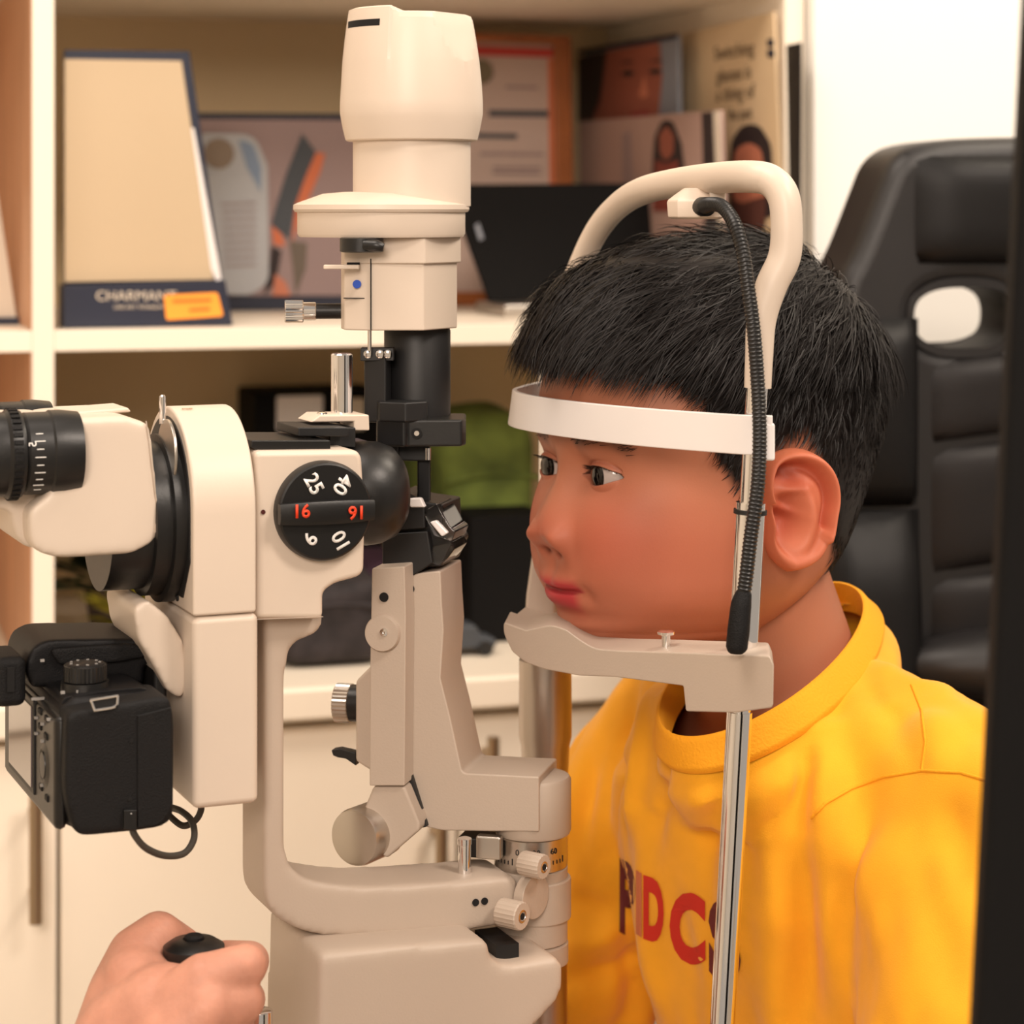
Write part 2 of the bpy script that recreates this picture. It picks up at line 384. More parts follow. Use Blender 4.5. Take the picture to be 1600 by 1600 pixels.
# --- tower block (octagonal body)
BL = [(533, .012), (538, .002), (578, -.004), (662, -.004), (714, .022), (712, .055), (560, .06), (536, .05)]
vert_prism('tower_block', BL, 405, 516, YT-0.028, CREAM, sl, 0.0008)
BU = [(533, .012), (538, .001), (578, -.005), (664, -.006), (720, .022), (718, .058), (560, .062), (534, .05)]
vert_prism('tower_block_rim', BU, 371, 412, YT-0.028, CREAM, sl, 0.0008)
Yb = YT-0.0325
obj('seam', box_bm(W(579.5, 460, Yb), Vector((.0003, 0, 0)), Vector((0, .0006, 0)), Vector((0, 0, .018))), DARKHOLE, sl)
obj('seam', box_bm(W(557, 466, Yb+.003), Vector((.0065, -.0010, 0)), Vector((.0001, .0006, 0)), Vector((0, 0, .00025))), DARKHOLE, sl)
obj('filter_mark', lathe(W(558, 444, Yb+.0022), (-.15, -1, 0), [(6.5*YT/F, 0), (6.5*YT/F, .0008)], 24), BLUE, sl, label='small blue dot')
obj('filter_lever', lathe(W(565, 371, YT-.036), (0, 0, -1), [(.0095, 0), (.011, .0005), (.011, .007), (.0095, .0075)], 32), BLACK, sl)
obj('lever_tip', tube_bm([W(570, 383, YT-.045), W(588, 384, YT-.047), W(599, 387, YT-.047)], [.003, .003, .0022], 10), BLACK, sl)
obj('slide_lever', box_bm(W(534, 417, YT-.034), Vector((.0090, 0, 0)), Vector((0, .003, 0)), Vector((0, 0, .0011))), CREAM, sl, bevel=.0005)
obj('slide_slot', box_bm(W(552, 415, YT-.0322), Vector((.0032, 0, 0)), Vector((0, .001, 0)), Vector((0, 0, .0016))), DARKHOLE, sl)
ka = Vector((-1, -.12, 0)).normalized()
cyl('knob_shaft', W(538, 486, YT-.01), ka, 12*YT/F, .017, BLACK, sl)
kc = W(538, 486, YT-.01)+ka*.0145
cyl('knob_collar', kc, ka, 14*YT/F, .008, CHROME, sl)
knurled('slit_knob', kc+ka*.0065, ka, 17.5*YT/F, .0095, CHROME, sl, 24)
# --- black column below the block
vlathe('column_tube', 652, YT, [(50, 512), (52, 516), (52, 652)], BLACKM, sl)
obj('scale_rod', lathe(W(577.5, 548, YT-.03), (0, 0, 1), [(.001, 0), (.001, .013)], 10), STEEL, sl)
vert_prism('guide_rail', [(569, .0), (603, -.004), (612, .012), (572, .02)], 546, 660, YT-.022, BLACKM, sl)
for x in (575, 594, 606): obj('clamp_screw', lathe(W(x, 553, YT-.0255), (0, -1, 0), [(.0022, 0), (.0022, .0012), (.0012, .0016)], 12), CHROME, sl)
obj('rail_cap', box_bm(W(590, 553, YT-.020), Vector((.0085, 0, 0)), Vector((0, .005, 0)), Vector((0, 0, .0033))), BLACKM, sl, bevel=.0005)
vert_prism('clamp_ring', [(583, .004), (592, -.006), (634, -.012), (668, -.004), (668, .03), (583, .03)], 626, 657, YT-.022, BLACKM, sl)
vert_prism('clamp_block', [(588, .0), (632, -.006), (637, -.004), (722, -.002), (728, .004), (728, .035), (588, .035)], 655, 697, YT-.026, BLACK, sl, .0012)
obj('screw_hole', lathe(W(651, 677, YT-.031), (0.05, -1, 0), [(.0027, 0), (.0027, .0006)], 16), DARKHOLE, sl)
obj('screw_hole', lathe(W(651, 677, YT-.0314), (0.05, -1, 0), [(.0013, 0), (.0013, .0006)], 12), STEEL, sl)
vert_prism('prism_stem', [(594, 0), (623, -.003), (623, .018), (594, .018)], 690, 800, YT-.014, BLACKM, sl)
vert_prism('stem_bridge', [(594, 0), (672, -.003), (672, .018), (594, .018)], 690, 720, YT-.012, BLACKM, sl)
vert_prism('guide_rod', [(652, 0), (673, -.002), (673, .01), (652, .01)], 700, 795, YT-.010, BLACKM, sl)
obj('tilt_pin', lathe(W(669, 700, YT-.018), (0, 0, -1), [(.0016, 0), (.0016, .006)], 12), CHROME, sl)
# --- prism head
def bp(pix, v0, th, m, name='prism_head'): return v2prism(name, pix, v0, th, m, sl, .0008)
bp([(600, 795), (620, 770), (648, 782), (692, 788), (694, 830), (706, 850), (690, 885), (600, 890)], .016, .034, BLACK)
bp([(618, 762, 8), (640, 775, 4), (663, 792), (664, 826), (600, 830), (600, 780)], .021, .006, BLACKM, 'prism_cover')
G = bp([(660, 800), (683, 786), (702, 822), (712, 830), (706, 846), (678, 838)], .021, .026, GLASS, 'prism'); G['label'] = 'clear glass prism'
G = bp([(676, 852), (704, 846), (710, 858), (700, 872), (688, 884), (672, 880)], .020, .026, GLASS, 'prism')
bp([(634, 779), (657, 778), (664, 793), (641, 793)], .0225, .004, WHITEP, 'prism_highlight')  # white plates stand in for bright highlights on the prism
bp([(671, 816), (681, 813), (700, 833), (690, 839)], .0232, .004, WHITEP, 'prism_highlight')
bp([(597, 835), (668, 830), (676, 880), (640, 903), (597, 892)], .0215, .012, BLACKM, 'prism_mount')
bp([(640, 890), (668, 886), (662, 905), (646, 905)], .012, .02, BLACKM, 'prism_foot')
# --- illumination arm
bar = v2prism('upright_bar', [(581, 888, 3), (632, 885, 3), (634, 960), (632, 1228), (577, 1228), (578, 1040)], .036, .016, CREAM2, sl)
obj('bar_hole', lathe(I2(600, 933, .0363), V2, [(.0024, 0), (.0024, .0004)], 20), DARKHOLE, bar)
dk = obj('locking_disc', lathe(I2(602, 987, .033), V2, [(.0095, -.012), (.0092, -.003), (.0092, .005), (.0086, .0065), (0, .0067)], 40), CREAM2, sl)
obj('screw_head', lathe(I2(600, 988, .0397), V2, [(.0022, 0), (.002, .0008), (.0008, .001), (0, .0004)], 16), CHROME, dk)
v2prism('lamp_arm', [(640, 898), (660, 895), (688, 892, 4), (690, 940), (693, 985), (688, 1060), (703, 1120), (722, 1208, 8), (842, 1214), (842, 1300), (690, 1298, 8), (664, 1292, 5), (646, 1220), (634, 1205), (634, 905)], .0203, .0406, CREAM2, sl, .0022, 3)
obj('bar_hole', lathe(I2(640, 920, .0214), V2, [(.0026, 0), (.0026, .0004)], 20), DARKHOLE, sl)
v2prism('bar_back', [(555, 1065), (580, 1040), (590, 1040), (590, 1212), (555, 1190)], .020, .03, CREAM2, sl, .002)
v2prism('dark_slot', [(632, 1206, 3), (642, 1210), (667, 1292), (650, 1296), (634, 1260)], .024, .02, BLACKM, sl, .0006)  # raised black plate stands in for the darkness of an open slot
ku = -U2
obj('knob_base', lathe(I2(560, 1099, .006), ku, [(.0095, -.002), (.0095, .006)], 32), BLACK, sl)
knurled('width_knob', I2(556, 1099, .006)+ku*.002, ku, 31*1.18/F, .0085, STEEL, sl, 30)
v2prism('release_lever', [(517, 1172, 3), (530, 1170), (556, 1176), (556, 1197), (540, 1186), (528, 1184), (520, 1181, 2)], .012, .006, BLACKM, sl, .0006)
v2prism('tower_foot', [(583, 1229), (632, 1229), (655, 1285), (655, 1298), (604, 1342, 6), (560, 1310), (560, 1285)], .034, .03, CREAM2, sl, .0015)
fk = obj('tilt_knob', lathe(I2(572, 1302, .030), (V2-U2*.32).normalized(), [(.0143, -.014), (.0145, .008), (.0138, .0105), (.0125, .0108), (0, .0112)], 48), STEEL, sl)
# --- pivot
vlathe('arm_end_cap', 833, PIV.y, [(50, 1209), (56, 1211), (59.5, 1216), (59.5, 1294), (57, 1300), (50, 1302)], CREAM2, sl)
sd = vlathe('scale_drum', 829, PIV.y, [(53, 1300), (57, 1302), (57, 1350), (54, 1352)], STEEL, sl)
s_ = PIV.y/F; cxp = (829-800)*s_
for k in range(-8, 9):
    a = math.radians(k*7.5); r = 57.2*s_; h = 10 if k % 4 == 0 else 6
    c = Vector((cxp+r*math.sin(a), PIV.y-r*math.cos(a), ZC-(1338-h/2-YH)*s_))
    t = Vector((math.cos(a), math.sin(a), 0)); n = Vector((math.sin(a), -math.cos(a), 0))
    obj('scale_tick', box_bm(c, t*.00022, n*.0002, Z*h/2*s_), BLACKM, sd)
for txt, k in (('0', -3), ('30', 1), ('60', 5)):
    a = math.radians(k*7.5+1); r = 57.4*s_
    text_obj('scale_number', txt, (cxp+r*math.sin(a), PIV.y-r*math.cos(a), ZC-(1318-YH)*s_), (math.cos(a), math.sin(a), 0), Z, .0042, BLACKM, sd)
vlathe('pivot_post', 830, PIV.y, [(54, 1351), (57, 1353), (56.5, 1466), (54, 1468)], CREAM2, sl)
vlathe('pivot_base', 828, PIV.y, [(57, 1469), (60, 1471), (60, 1500)], CREAM2, sl)
obj('arm_clip', box_bm(I2(752, 1319, .01), U2*.0105, V2*.008, Z*.005), BLACKM, sl, bevel=.001)
obj('clip_plate', box_bm(I2(765, 1323, .020), U2*.0065, V2*.003, Z*.0058), STEEL, sl, bevel=.001)
def thumb(px, py, v, r, name='thumb_screw'):
    ax = (V*0.92+U*.55).normalized(); c = IV(px, py, v)
    k = knurled(name, c-ax*.013, ax, r, .013, CREAM2, sl, 20, .0003)
    obj('socket', lathe(c-ax*.0002, ax, [(r*.46, 0), (r*.46, .0004), (r*.34, .0006), (r*.30, .0001), (0, .0001)], 16), STEEL, k)
    obj('socket_hole', lathe(c, ax, [(r*.27, 0), (r*.27, .0003)], 6), DARKHOLE, k)
thumb(850, 1355, .036, .0062); thumb(816, 1432, .040, .0070)
st = vlathe('stop_pin', 726, 1.152, [(9.5, 1312), (10, 1314), (10, 1366)], CHROME, sl, 24); vlathe('pin_head', 726, 1.152, [(7, 1308), (11, 1310), (11, 1319), (8, 1321)], CHROME, sl, 24)
obj('pivot_pad', lathe(IV(830, 1400, .0225), (V*.9+U*.5), [(.011, -.003), (.011, .003)], 32), CREAM2, sl, bevel=.0005)
# --- microscope arm (J-shape)
arm = vprism('microscope_arm', [(413, 918), (505, 918), (505, 990, 20), (456, 1004, 26), (446, 1050, 30), (446, 1180), (446, 1372, 58), (560, 1388, 40), (700, 1380), (775, 1372, 5), (810, 1372, 8), (812, 1438), (770, 1450, 20), (680, 1464, 40), (600, 1468, 40), (480, 1462, 50), (413, 1425, 60), (413, 1300)], .024, .040, CREAM2, sl, .005, 4, rs=10)
for x in (743, 757): obj('bolt_hole', lathe(IV(x, 1410 if x < 750 else 1408, .0243), V, [(.0018, 0), (.0018, .0004)], 16), DARKHOLE, arm)
obj('arm_boss', lathe(L(-.057, 0, ZC-(1368-YH)*s_), -Z, [(.0187, 0), (.0187, .021)], 40), CREAM2, sl, bevel=.001)
# --- magnification changer
mc = vprism('magnification_box', [(398, 705), (566, 703, 18), (572, 800), (570, 900, 16), (525, 912, 8), (506, 925, 10), (506, 968), (398, 968)], .036, .060, CREAM, sl, .003, 3, rs=8)
vprism('box_seam', [(402, 967.3), (505, 963.3), (505, 964.3), (402, 968.3)], .0364, .001, CREAM2, sl, 0)
obj('index_dot', lathe(IV(411, 800, .0362), V, [(.0011, 0), (.0011, .0004)], 16), mat('dark_red_print', rgb(70, 14, 14), .5), sl)
dc = IV(502, 797, .036); sd_ = (dc.y)/F; R = 78*sd_
dial = obj('magnification_dial', lathe(dc, V, [(R, -.001), (R, .004), (R*.965, .0062), (R*.93, .0068), (0, .0068)], 72), BLACK, sl, 30)
gb = []
bm = bmesh.new(); prof = []
for k in range(17):
    t = -1+2*k/16; h = .0068+.0045*(1-(t*.62)**2) ; wz = R*(.23-.03*t*t)
    prof.append([bm.verts.new(dc+U*(t*R*.985)+Z*z_+V*hh) for z_, hh in ((-wz, .006), (-wz, h), (-wz*.6, h+.001), (wz*.6, h+.001), (wz, h), (wz, .006))])
for a, b in zip(prof, prof[1:]):
    for j in range(5): bm.faces.new((a[j], a[j+1], b[j+1], b[j]))
bm.faces.new(prof[0]); bm.faces.new(prof[-1])
grip = obj('dial_grip', bm, BLACK, dial, 30)
def dn(s, px, py, ang, m=PRINTW, size=.0098, h=.0072):
    c = IV(px, py, .036+h); a = math.radians(ang); x = U*math.cos(a)+Z*math.sin(a); y = -U*math.sin(a)+Z*math.cos(a)
    text_obj('dial_number', s, c, x, y, size, m, dial, bold=.022)
dn('25', 490, 757, -62); dn('40', 535, 757, 236); dn('6', 486, 843, 52); dn('10', 534, 845, 117)
dn('16', 471, 800, 0, PRINTR, .0088, .0128); dn('16', 558, 800, 180, PRINTR, .0088, .0128)
# objective
ue = UVp(571, .036); oc = L(ue-.002, .002, W(0, 784, 1.105).z)
ob = obj('objective', lathe(oc, U, [(.0225, 0), (.0248, .006), (.0258, .013), (.0252, .020), (.0225, .027), (.0175, .0312), (.0165, .0312), (.016, .029)], 56), BLACK, sl, 50)
obj('front_lens', lathe(oc, U, [(.0163, .0285), (.010, .0305), (0, .0312)], 40), LENS, ob, 180)
# plates and test post on top of the changer
vprism('top_plate', [(393, 688), (516, 688), (517, 702), (410, 706), (392, 700)], .030, .045, BLACK, sl, .0006)
vprism('top_slide', [(466, 668, 3), (545, 668, 3), (545, 682), (466, 682)], .022, .035, BLACKM, sl, .0006)
vprism('top_clip', [(515, 668), (556, 668), (556, 700), (515, 696)], .012, .03, BLACKM, sl, .0006)
vprism('post_bracket', [(485, 660), (500, 649), (577, 648), (578, 673), (553, 673), (553, 659)], .008, .022, CREAM, sl, .0008)
obj('bracket_screw', lathe(IV(503, 655, 0.0)+Z*.001, Z, [(.0032, 0), (.0026, .0022), (0, .003)], 16), CHROME, sl)
pc = IV(534, 650, -.004); obj('test_post', lathe(pc, Z, [(17*pc.y/F, 0), (17*pc.y/F, .0303), (15*pc.y/F, .031), (0, .031)], 32), CHROME, sl, bevel=0)
vprism('blue_lens_ring', [(555, 690), (580, 690), (592, 700), (600, 715), (575, 712)], -.004, .02, mat('dark_violet_plastic', rgb(40, 34, 58), .4), sl, .001)
# --- beam splitter: arch block, lower block
HB = .047                                                    # half width across v
u0 = UVp(302, HB); u1 = UVp(401, HB)
zt = IV(345, 632, 0).z; zs = IV(401, 957, HB).z; zb = IV(401, 1256, HB).z
def arch_pts(u, z0, ztop, hb, n=24):
    c = ztop-hb; return [L(u, -hb, z0)]+[L(u, -hb*math.cos(math.pi*k/n), c+hb*math.sin(math.pi*k/n)) for k in range(n+1)]+[L(u, hb, z0)]
ab = obj('splitter_arch', prism_pts(arch_pts(u0, zs, zt, HB), U*(u1-u0)), CREAM, sl, 30, .0015)
lb = obj('splitter_body', prism_pts([L(u0, -HB, zs-.0004), L(u0, HB, zs-.0004), L(u0, HB, zb), L(u0, -HB, zb)], U*(u1-u0+.0012)), CREAM, sl, 40, .0035, 4)
ca = zt-HB
obj('splitter_recess', prism_pts([L(u0-.0006, -.0425*math.cos(math.pi*k/24), ca+.0425*math.sin(math.pi*k/24)) for k in range(25)]+[L(u0-.0006, .0425, ca-.022), L(u0-.0006, .030, ca-.040), L(u0-.0006, -.030, ca-.040), L(u0-.0006, -.0425, ca-.022)], U*.004), BLACKM, ab, 30)
dr = obj('rotating_drum', lathe(L(u0, 0, ca-.006), -U, [(.040, 0), (.040, .006), (.0365, .0065), (.0365, .014), (.033, .0145), (.033, .034)], 64), BLACK, sl, 30)
obj('drum_screw', lathe(L(u0, .020, ca-.0415), -U, [(.0016, 0), (.0016, .0008)], 12), DARKHOLE, dr)
vprism('drum_skirt', [(185, 868), (262, 862), (283, 880), (268, 902, 8), (210, 908, 10), (180, 888)], .012, .03, BLACK, sl, .002)
obj('filter_disc', lathe(L(u0-.004, .018, ca+.026), -U, [(.0165, 0), (.0165, .0014)], 40), STEEL, sl, bevel=.0003)
obj('filter_pin', lathe(IV(254, 622, .012), Z, [(.0016, -.012), (.0016, .0008), (.0009, .0015)], 12), CHROME, sl)
text_obj('arch_print', 'NS', L((u0+u1)/2-.008, .010, zt-.0005), U, -V, .0042, mat('faded_print', rgb(190, 165, 140), .6), ab)
# camera port cover on the lower block
vprism('camera_port', [(208, 948, 14), (232, 938, 4), (262, 962), (286, 1000), (299, 1062, 12), (284, 1094, 10), (262, 1080), (240, 1040), (216, 1000, 10)], .030, .058, CREAM, sl, .004, 4)
vprism('port_ring', [(240, 1010), (262, 1010), (262, 1130), (240, 1130)], .022, .05, BLACKM, sl, .002)
# --- binocular head
bt = vprism('binocular_head', [(86, 656, 5), (200, 650, 5), (210, 656, 5), (234, 660, 22), (242, 720), (250, 800), (247, 846, 26), (215, 862, 10), (206, 867, 5), (90, 874, 26), (46, 858, 24), (44, 800), (78, 770)], .034, .074, CREAM, sl, .010, 5, rs=10)
vprism('head_rear', [(-40, 655), (86, 652), (110, 690), (110, 800), (95, 858, 16), (40, 858, 16), (24, 836, 8), (18, 800), (-40, 790)], .020, .060, CREAM, sl, .005, 3)
vprism('head_seam', [(228, 658), (229.4, 658), (247, 796), (243.5, 832), (242.2, 832), (245.6, 796)], .0343, .001, CREAM2, sl, 0)
vprism('head_ridge', [(104, 645), (200, 637, 2), (206, 644), (104, 652)], .010, .03, CREAM, sl, .001)
def eyepiece(v, name='eyepiece'):
    c = IV(84, 709, .030) + V*(v-.030)
    e = obj(name, lathe(c, -U, [(.0185, -.012), (.0195, -.004), (.0195, .001), (.0188, .002), (.0188, .0125), (.0178, .014), (.0198, .0145), (.0204, .016), (.0204, .0205), (.0192, .022), (.0192, .040), (.0175, .044), (.0150, .050), (.012, .050), (.011, .046)], 56), BLACK, sl, 30)
    for k in range(36):
        a = 2*math.pi*k/36; n = Z*math.cos(a)+V*math.sin(a); t = Z*-math.sin(a)+V*math.cos(a)
        obj('grip_rib', box_bm(c-U*.0182+n*.0205, U*.0020, t*.0010, n*.0006), RUBBER, e)
    for k in range(-5, 4):
        a = math.radians(90-k*11); n = Z*math.cos(a)+V*math.sin(a); t = Z*-math.sin(a)+V*math.cos(a)
        obj('diopter_mark', box_bm(c-U*.0085+n*.0189, U*(.0016 if k % 2 else .0024), t*.0002, n*.0001), PRINTW, e)
    a = math.radians(72); n = Z*math.cos(a)+V*math.sin(a); t = Z*math.sin(a)-V*math.cos(a)
    text_obj('diopter_number', '5', c-U*.0118+n*.0190, -t, -U, .0050, PRINTW, e)
eyepiece(.024); eyepiece(-.038)
# --- base
bz0 = TZ
def base():
    z_ = lambda y: IV(600, y, .045).z
    a = vprism('base_housing', [(500, 1490), (764, 1468, 12), (769, 1502, 10), (800, 1510, 14), (872, 1494, 14), (882, 1510, 10), (880, 1556, 20), (850, 1590, 20), (800, 1640), (800, 1900), (490, 1900)], .050, .082, CREAM2, sl, .008, 4)
    obj('base_slot', box_bm(IV(776, 1482, .026), U*.006, V*.014, Z*.006), BLACKM, sl)
    b = obj('base_plate', box_bm(L(-.10, 0, TZ+.012), U*.085, V*.075, Z*.011), CREAM2, sl, bevel=.003)
base()
jc = W(303, 1481, 1.045)
jb = obj('joystick', lathe(Vector((jc.x, jc.y, 0)), (0, 0, 1), [(.020, TZ+.001), (.020, TZ+.012), (.0075, TZ+.016), (.0075, jc.z-.045), (.0125, jc.z-.040), (.0125, jc.z-.012), (.0142, jc.z-.004), (.0138, jc.z+.001), (.010, jc.z+.0035), (0.005, jc.z+.0042), (.0045, jc.z+.0035), (0, jc.z+.0035)], 48), BLACK, sl, 40)
obj('trigger_button', lathe(Vector((jc.x, jc.y, jc.z+.003)), (0, 0, 1), [(.0044, 0), (.0044, .0022), (.0035, .003), (.002, .0026), (0, .0025)], 24), RUBBER, jb)
obj('brake_screw', lathe(W(406, 1578, 1.07), Z, [(.006, -.04), (.006, -.0004), (.0055, 0), (0, 0)], 24), CHROME, sl)
# ------------------------------------------------------------------ instrument table, head rest
TABLE = mat('white_table_laminate', rgb(225, 215, 200), .45)
tb = thing('instrument_table', (0.0, 1.17, 0), 'pale instrument table carrying the slit lamp and head rest', 'table')
ibox('table_top', -.34, .06, -.19, .19, TZ-.028, TZ-.0005, TABLE, tb, .004)
obj('table_column', lathe(L(-.12, 0, 0), Z, [(.035, .03), (.035, TZ-.03)], 32), STEEL, tb); ibox('table_foot', -.34, .06, -.05, .05, 0.0, .03, BLACKM, tb, .006)
hr = thing('head_rest', L(-.02, 0, TZ), 'beige chin and forehead rest frame with chrome posts around the boy\'s face', 'head rest')
YN = 1.088
def Hn(px, py, dy=0): return W(px, py, YN+dy)
ptop, pbot = Hn(1183, 600), Hn(1127, 1640)
pz = Vector((pbot.x-(pbot.z-TZ)*(pbot.x-ptop.x)/(pbot.z-ptop.z), YN, TZ))
def slab(name, t0, t1, r, m, seg=40): 
    a = pz.lerp(ptop, t0); b = pz.lerp(ptop, t1); return obj(name, lathe(a, b-a, [(r, 0), (r, (b-a).length)], seg), m, hr)
def tz(py): z = Hn(0, py).z; return (z-TZ)/(ptop.z-TZ)
slab('near_post', 0, 1.0, .0052, CHROME)
slab('post_sleeve', tz(1040), tz(785), .0071, CHROME); slab('post_tube', 0, tz(1112), .0060, CHROME)
slab('cable_tie', tz(803), tz(796), .0079, BLACKM)
slab('post_foot', 0, .025, .016, CREAM2)
fp = W(856, 900, 1.309); fp = Vector((fp.x, fp.y, 0))
obj('far_post', lathe(fp, Z, [(.0055, TZ), (.0055, 1.13)], 32), CHROME, hr)
# flat cover of the far post and its height grip
cov = [W(x, y, 1.295) for x, y in ((838, 784), (832, 860), (822, 930), (818, 1000), (868, 1000), (868, 784))]
obj('far_post_cover', prism_pts(cov, Vector((.002, .02, 0))), CREAM2, hr, 40, .002)
s2 = 1.275/F
gx = (852-800)*s2
obj('height_grip', lathe((gx, 1.275, 0), Z, [(41*s2, ZC-(1030-YH)*s2), (41.5*s2, ZC-(1150-YH)*s2), (38*s2, ZC-(1165-YH)*s2), (35*s2, ZC-(1230-YH)*s2), (34*s2, TZ+.03), (.02, TZ+.002)], 56), SILVERG, hr, 30)
# chin rest arm: plane running from the near post to the chin cup
A_, B_ = W(1207, YH, 1.056), W(787, YH, 1.196); dA = (A_-B_); dA.z = 0; dA.normalize(); nC = Vector((dA.y, -dA.x, 0))
if nC.y > 0: nC = -nC
def CP(px, py): return onplane(px, py, Vector((B_.x, B_.y, 0)), nC)
armo = [(800, 1018, 4), (787, 990, 8), (787, 972, 6), (800, 977), (822, 985), (836, 982), (862, 976, 14), (885, 984), (908, 1001, 10), (930, 1014, 12), (975, 1017), (1070, 1020), (1140, 1023), (1203, 1025, 5), (1209, 1040), (1208, 1106, 6), (1150, 1114, 6), (1072, 1112, 4), (1068, 1072, 3), (960, 1058), (905, 1056), (850, 1046, 10), (820, 1035, 8)]
ca_ = obj('chin_rest_arm', prism_pts([CP(p.x, p.y) for p in rnd(armo, 8)], Vector((.0030, .034, 0))), CREAM2, hr, 40, .0018, 3)
# chin cup: scooped block behind the arm's raised lip
cup = [(800, 1018, 4), (787.5, 990, 8), (787.5, 973, 6), (800, 978), (822, 985.5), (836, 984), (868, 984, 8), (905, 1004, 8), (915, 1040), (850, 1044, 10), (820, 1034, 8)]
obj('chin_cup', prism_pts([CP(p.x, p.y)+Vector((.0012, .006, 0)) for p in rnd(cup, 8)], Vector((.010, .046, 0))), CREAM2, hr, 40, .002, 3)
pn = CP(1018, 1018)-nC*.010
pin_ = obj('paper_pin', lathe(pn, Z, [(.0022, -.002), (.0022, .0065), (.0042, .0072), (.0044, .0085), (.003, .0092), (0, .0092)], 20), CHROME, hr)
# forehead band
hz0, hz1 = 1.2-343/F, 1.2-410/F
bpth = [(1207, 1.074), (1165, 1.077), (1120, 1.086), (1060, 1.100), (1000, 1.116), (940, 1.136), (890, 1.157), (850, 1.178), (822, 1.198), (805, 1.217), (801, 1.237), (812, 1.256), (832, 1.28), (858, 1.30)]
P2 = [Vector(((x-800)/F*y, y, 0)) for x, y in bpth]
bm = bmesh.new(); rings = []
S = []
for i in range(len(P2)-1):
    p0, p1, p2, p3 = P2[max(i-1, 0)], P2[i], P2[i+1], P2[min(i+2, len(P2)-1)]
    for k in range(4):
        t = k/4; S.append(0.5*((2*p1)+(p2-p0)*t+(2*p0-5*p1+4*p2-p3)*t*t+(3*p1-p0-3*p2+p3)*t**3))
S.append(P2[-1])
for i, p in enumerate(S):
    t = (S[min(i+1, len(S)-1)]-S[max(i-1, 0)]).normalized(); n = Vector((t.y, -t.x, 0))
    f_ = 1-.25*sstep(i/len(S), .55, .8)
    # the band leans: lower edge a little further out than the upper edge near the front
    o_ = .0025*float(sstep(i/len(S), .4, .72))
    rings.append([bm.verts.new(p+n*a+Z*z+Vector((-o_ if z == hz1 else 0, 0, 0))) for a, z in ((0, hz0), (.0026, hz0), (.0026, hz1), (0, hz1))])
for a, b in zip(rings, rings[1:]):
    for j in range(4): bm.faces.new((a[j], a[(j+1) % 4], b[(j+1) % 4], b[j]))
bm.faces.new(rings[0]); bm.faces.new(rings[-1])
obj('forehead_band', bm, WHITEP, hr, 40, .0006)
obj('band_clip', box_bm(Hn(1199, 689, -.008), Vector((.0030, 0, 0)), Vector((0, .006, 0)), Vector((0, 0, .0088))), WHITEP, hr, 40, .0012)
# head loop
lp = [(1184, 606, YN), (1186, 560, YN), (1190, 500, YN), (1205, 447, YN), (1226, 400, YN), (1229, 345, YN), (1223, 305, 1.09), (1203, 282, 1.095), (1170, 276, 1.105), (1110, 279, 1.145), (1050, 287, 1.19), (1000, 300, 1.23), (962, 325, 1.262), (930, 365, 1.285), (902, 425, 1.30), (880, 480, 1.307), (866, 540, 1.309), (858, 620, 1.309)]
rr = [.0064, .0066, .0070, .0076, .0078, .0076, .0078, .0078, .0078, .0078, .0076, .0074, .0070, .0068, .0066, .0064, .0062, .006]
obj('head_loop', tube_bm([W(*p) for p in lp], rr, 24, sub=8), CREAM, hr, 60)
# fixation lamp on a gooseneck
hb = W(1088, 300, 1.15)
obj('lamp_mount', lathe(hb, -Z, [(.006, -.002), (.010, .0008), (.0142, .0040), (.0148, .0052), (.0142, .0125), (.012, .0135)], 8), CREAM, hr, 30, .0005)
obj('mount_pad', box_bm(W(1120, 308, 1.142), Vector((.004, 0, 0)), Vector((0, .005, 0)), Z*.006), CREAM, hr, 40, .001)
gp = [(1100, 323, 1.128), (1112, 319, 1.11), (1130, 324, 1.095), (1148, 350, 1.082), (1161, 395, 1.075), (1169, 450, 1.072), (1178, 520, 1.070), (1184, 600, 1.070), (1187, 680, 1.068), (1184, 760, 1.066), (1173, 840, 1.066), (1166, 900, 1.067), (1160, 940, 1.068)]
obj('lamp_socket', lathe(W(1098, 323, 1.136), Vector((.25, -1, 0)), [(.0048, -.004), (.0048, .006), (.0036, .008)], 20), BLACK, hr)
gn = tube_bm([W(*p) for p in gp], .0032, 12, sub=10)
neck = obj('gooseneck', gn, BLACK, hr, 60)
# spiral rings of the gooseneck
PP = [W(*p) for p in gp]; acc = []
for i in range(len(PP)-1):
    p0, p1, p2, p3 = PP[max(i-1, 0)], PP[i], PP[i+1], PP[min(i+2, len(PP)-1)]
    for k in range(12):
        t = k/12; acc.append(0.5*((2*p1)+(p2-p0)*t+(2*p0-5*p1+4*p2-p3)*t*t+(3*p1-p0-3*p2+p3)*t**3))
bm = bmesh.new(); d_ = 0; nxt = .0016
for a, b in zip(acc, acc[1:]):
    l_ = (b-a).length
    while nxt <= d_+l_:
        c = a.lerp(b, (nxt-d_)/l_); t = (b-a).normalized(); e1 = t.orthogonal().normalized(); e2 = t.cross(e1)
        rg = [[bm.verts.new(c+t*h+(e1*math.cos(2*math.pi*k/12)+e2*math.sin(2*math.pi*k/12))*r) for k in range(12)] for r, h in ((.0030, -.0008), (.0036, 0), (.0030, .0008))]
        for x, y in zip(rg, rg[1:]):
            for k in range(12): bm.faces.new((x[k], x[(k+1) % 12], y[(k+1) % 12], y[k]))
        nxt += .0019
    d_ += l_
ri = obj('gooseneck_rings', bm, BLACK, neck, 60); ri['kind'] = 'stuff'
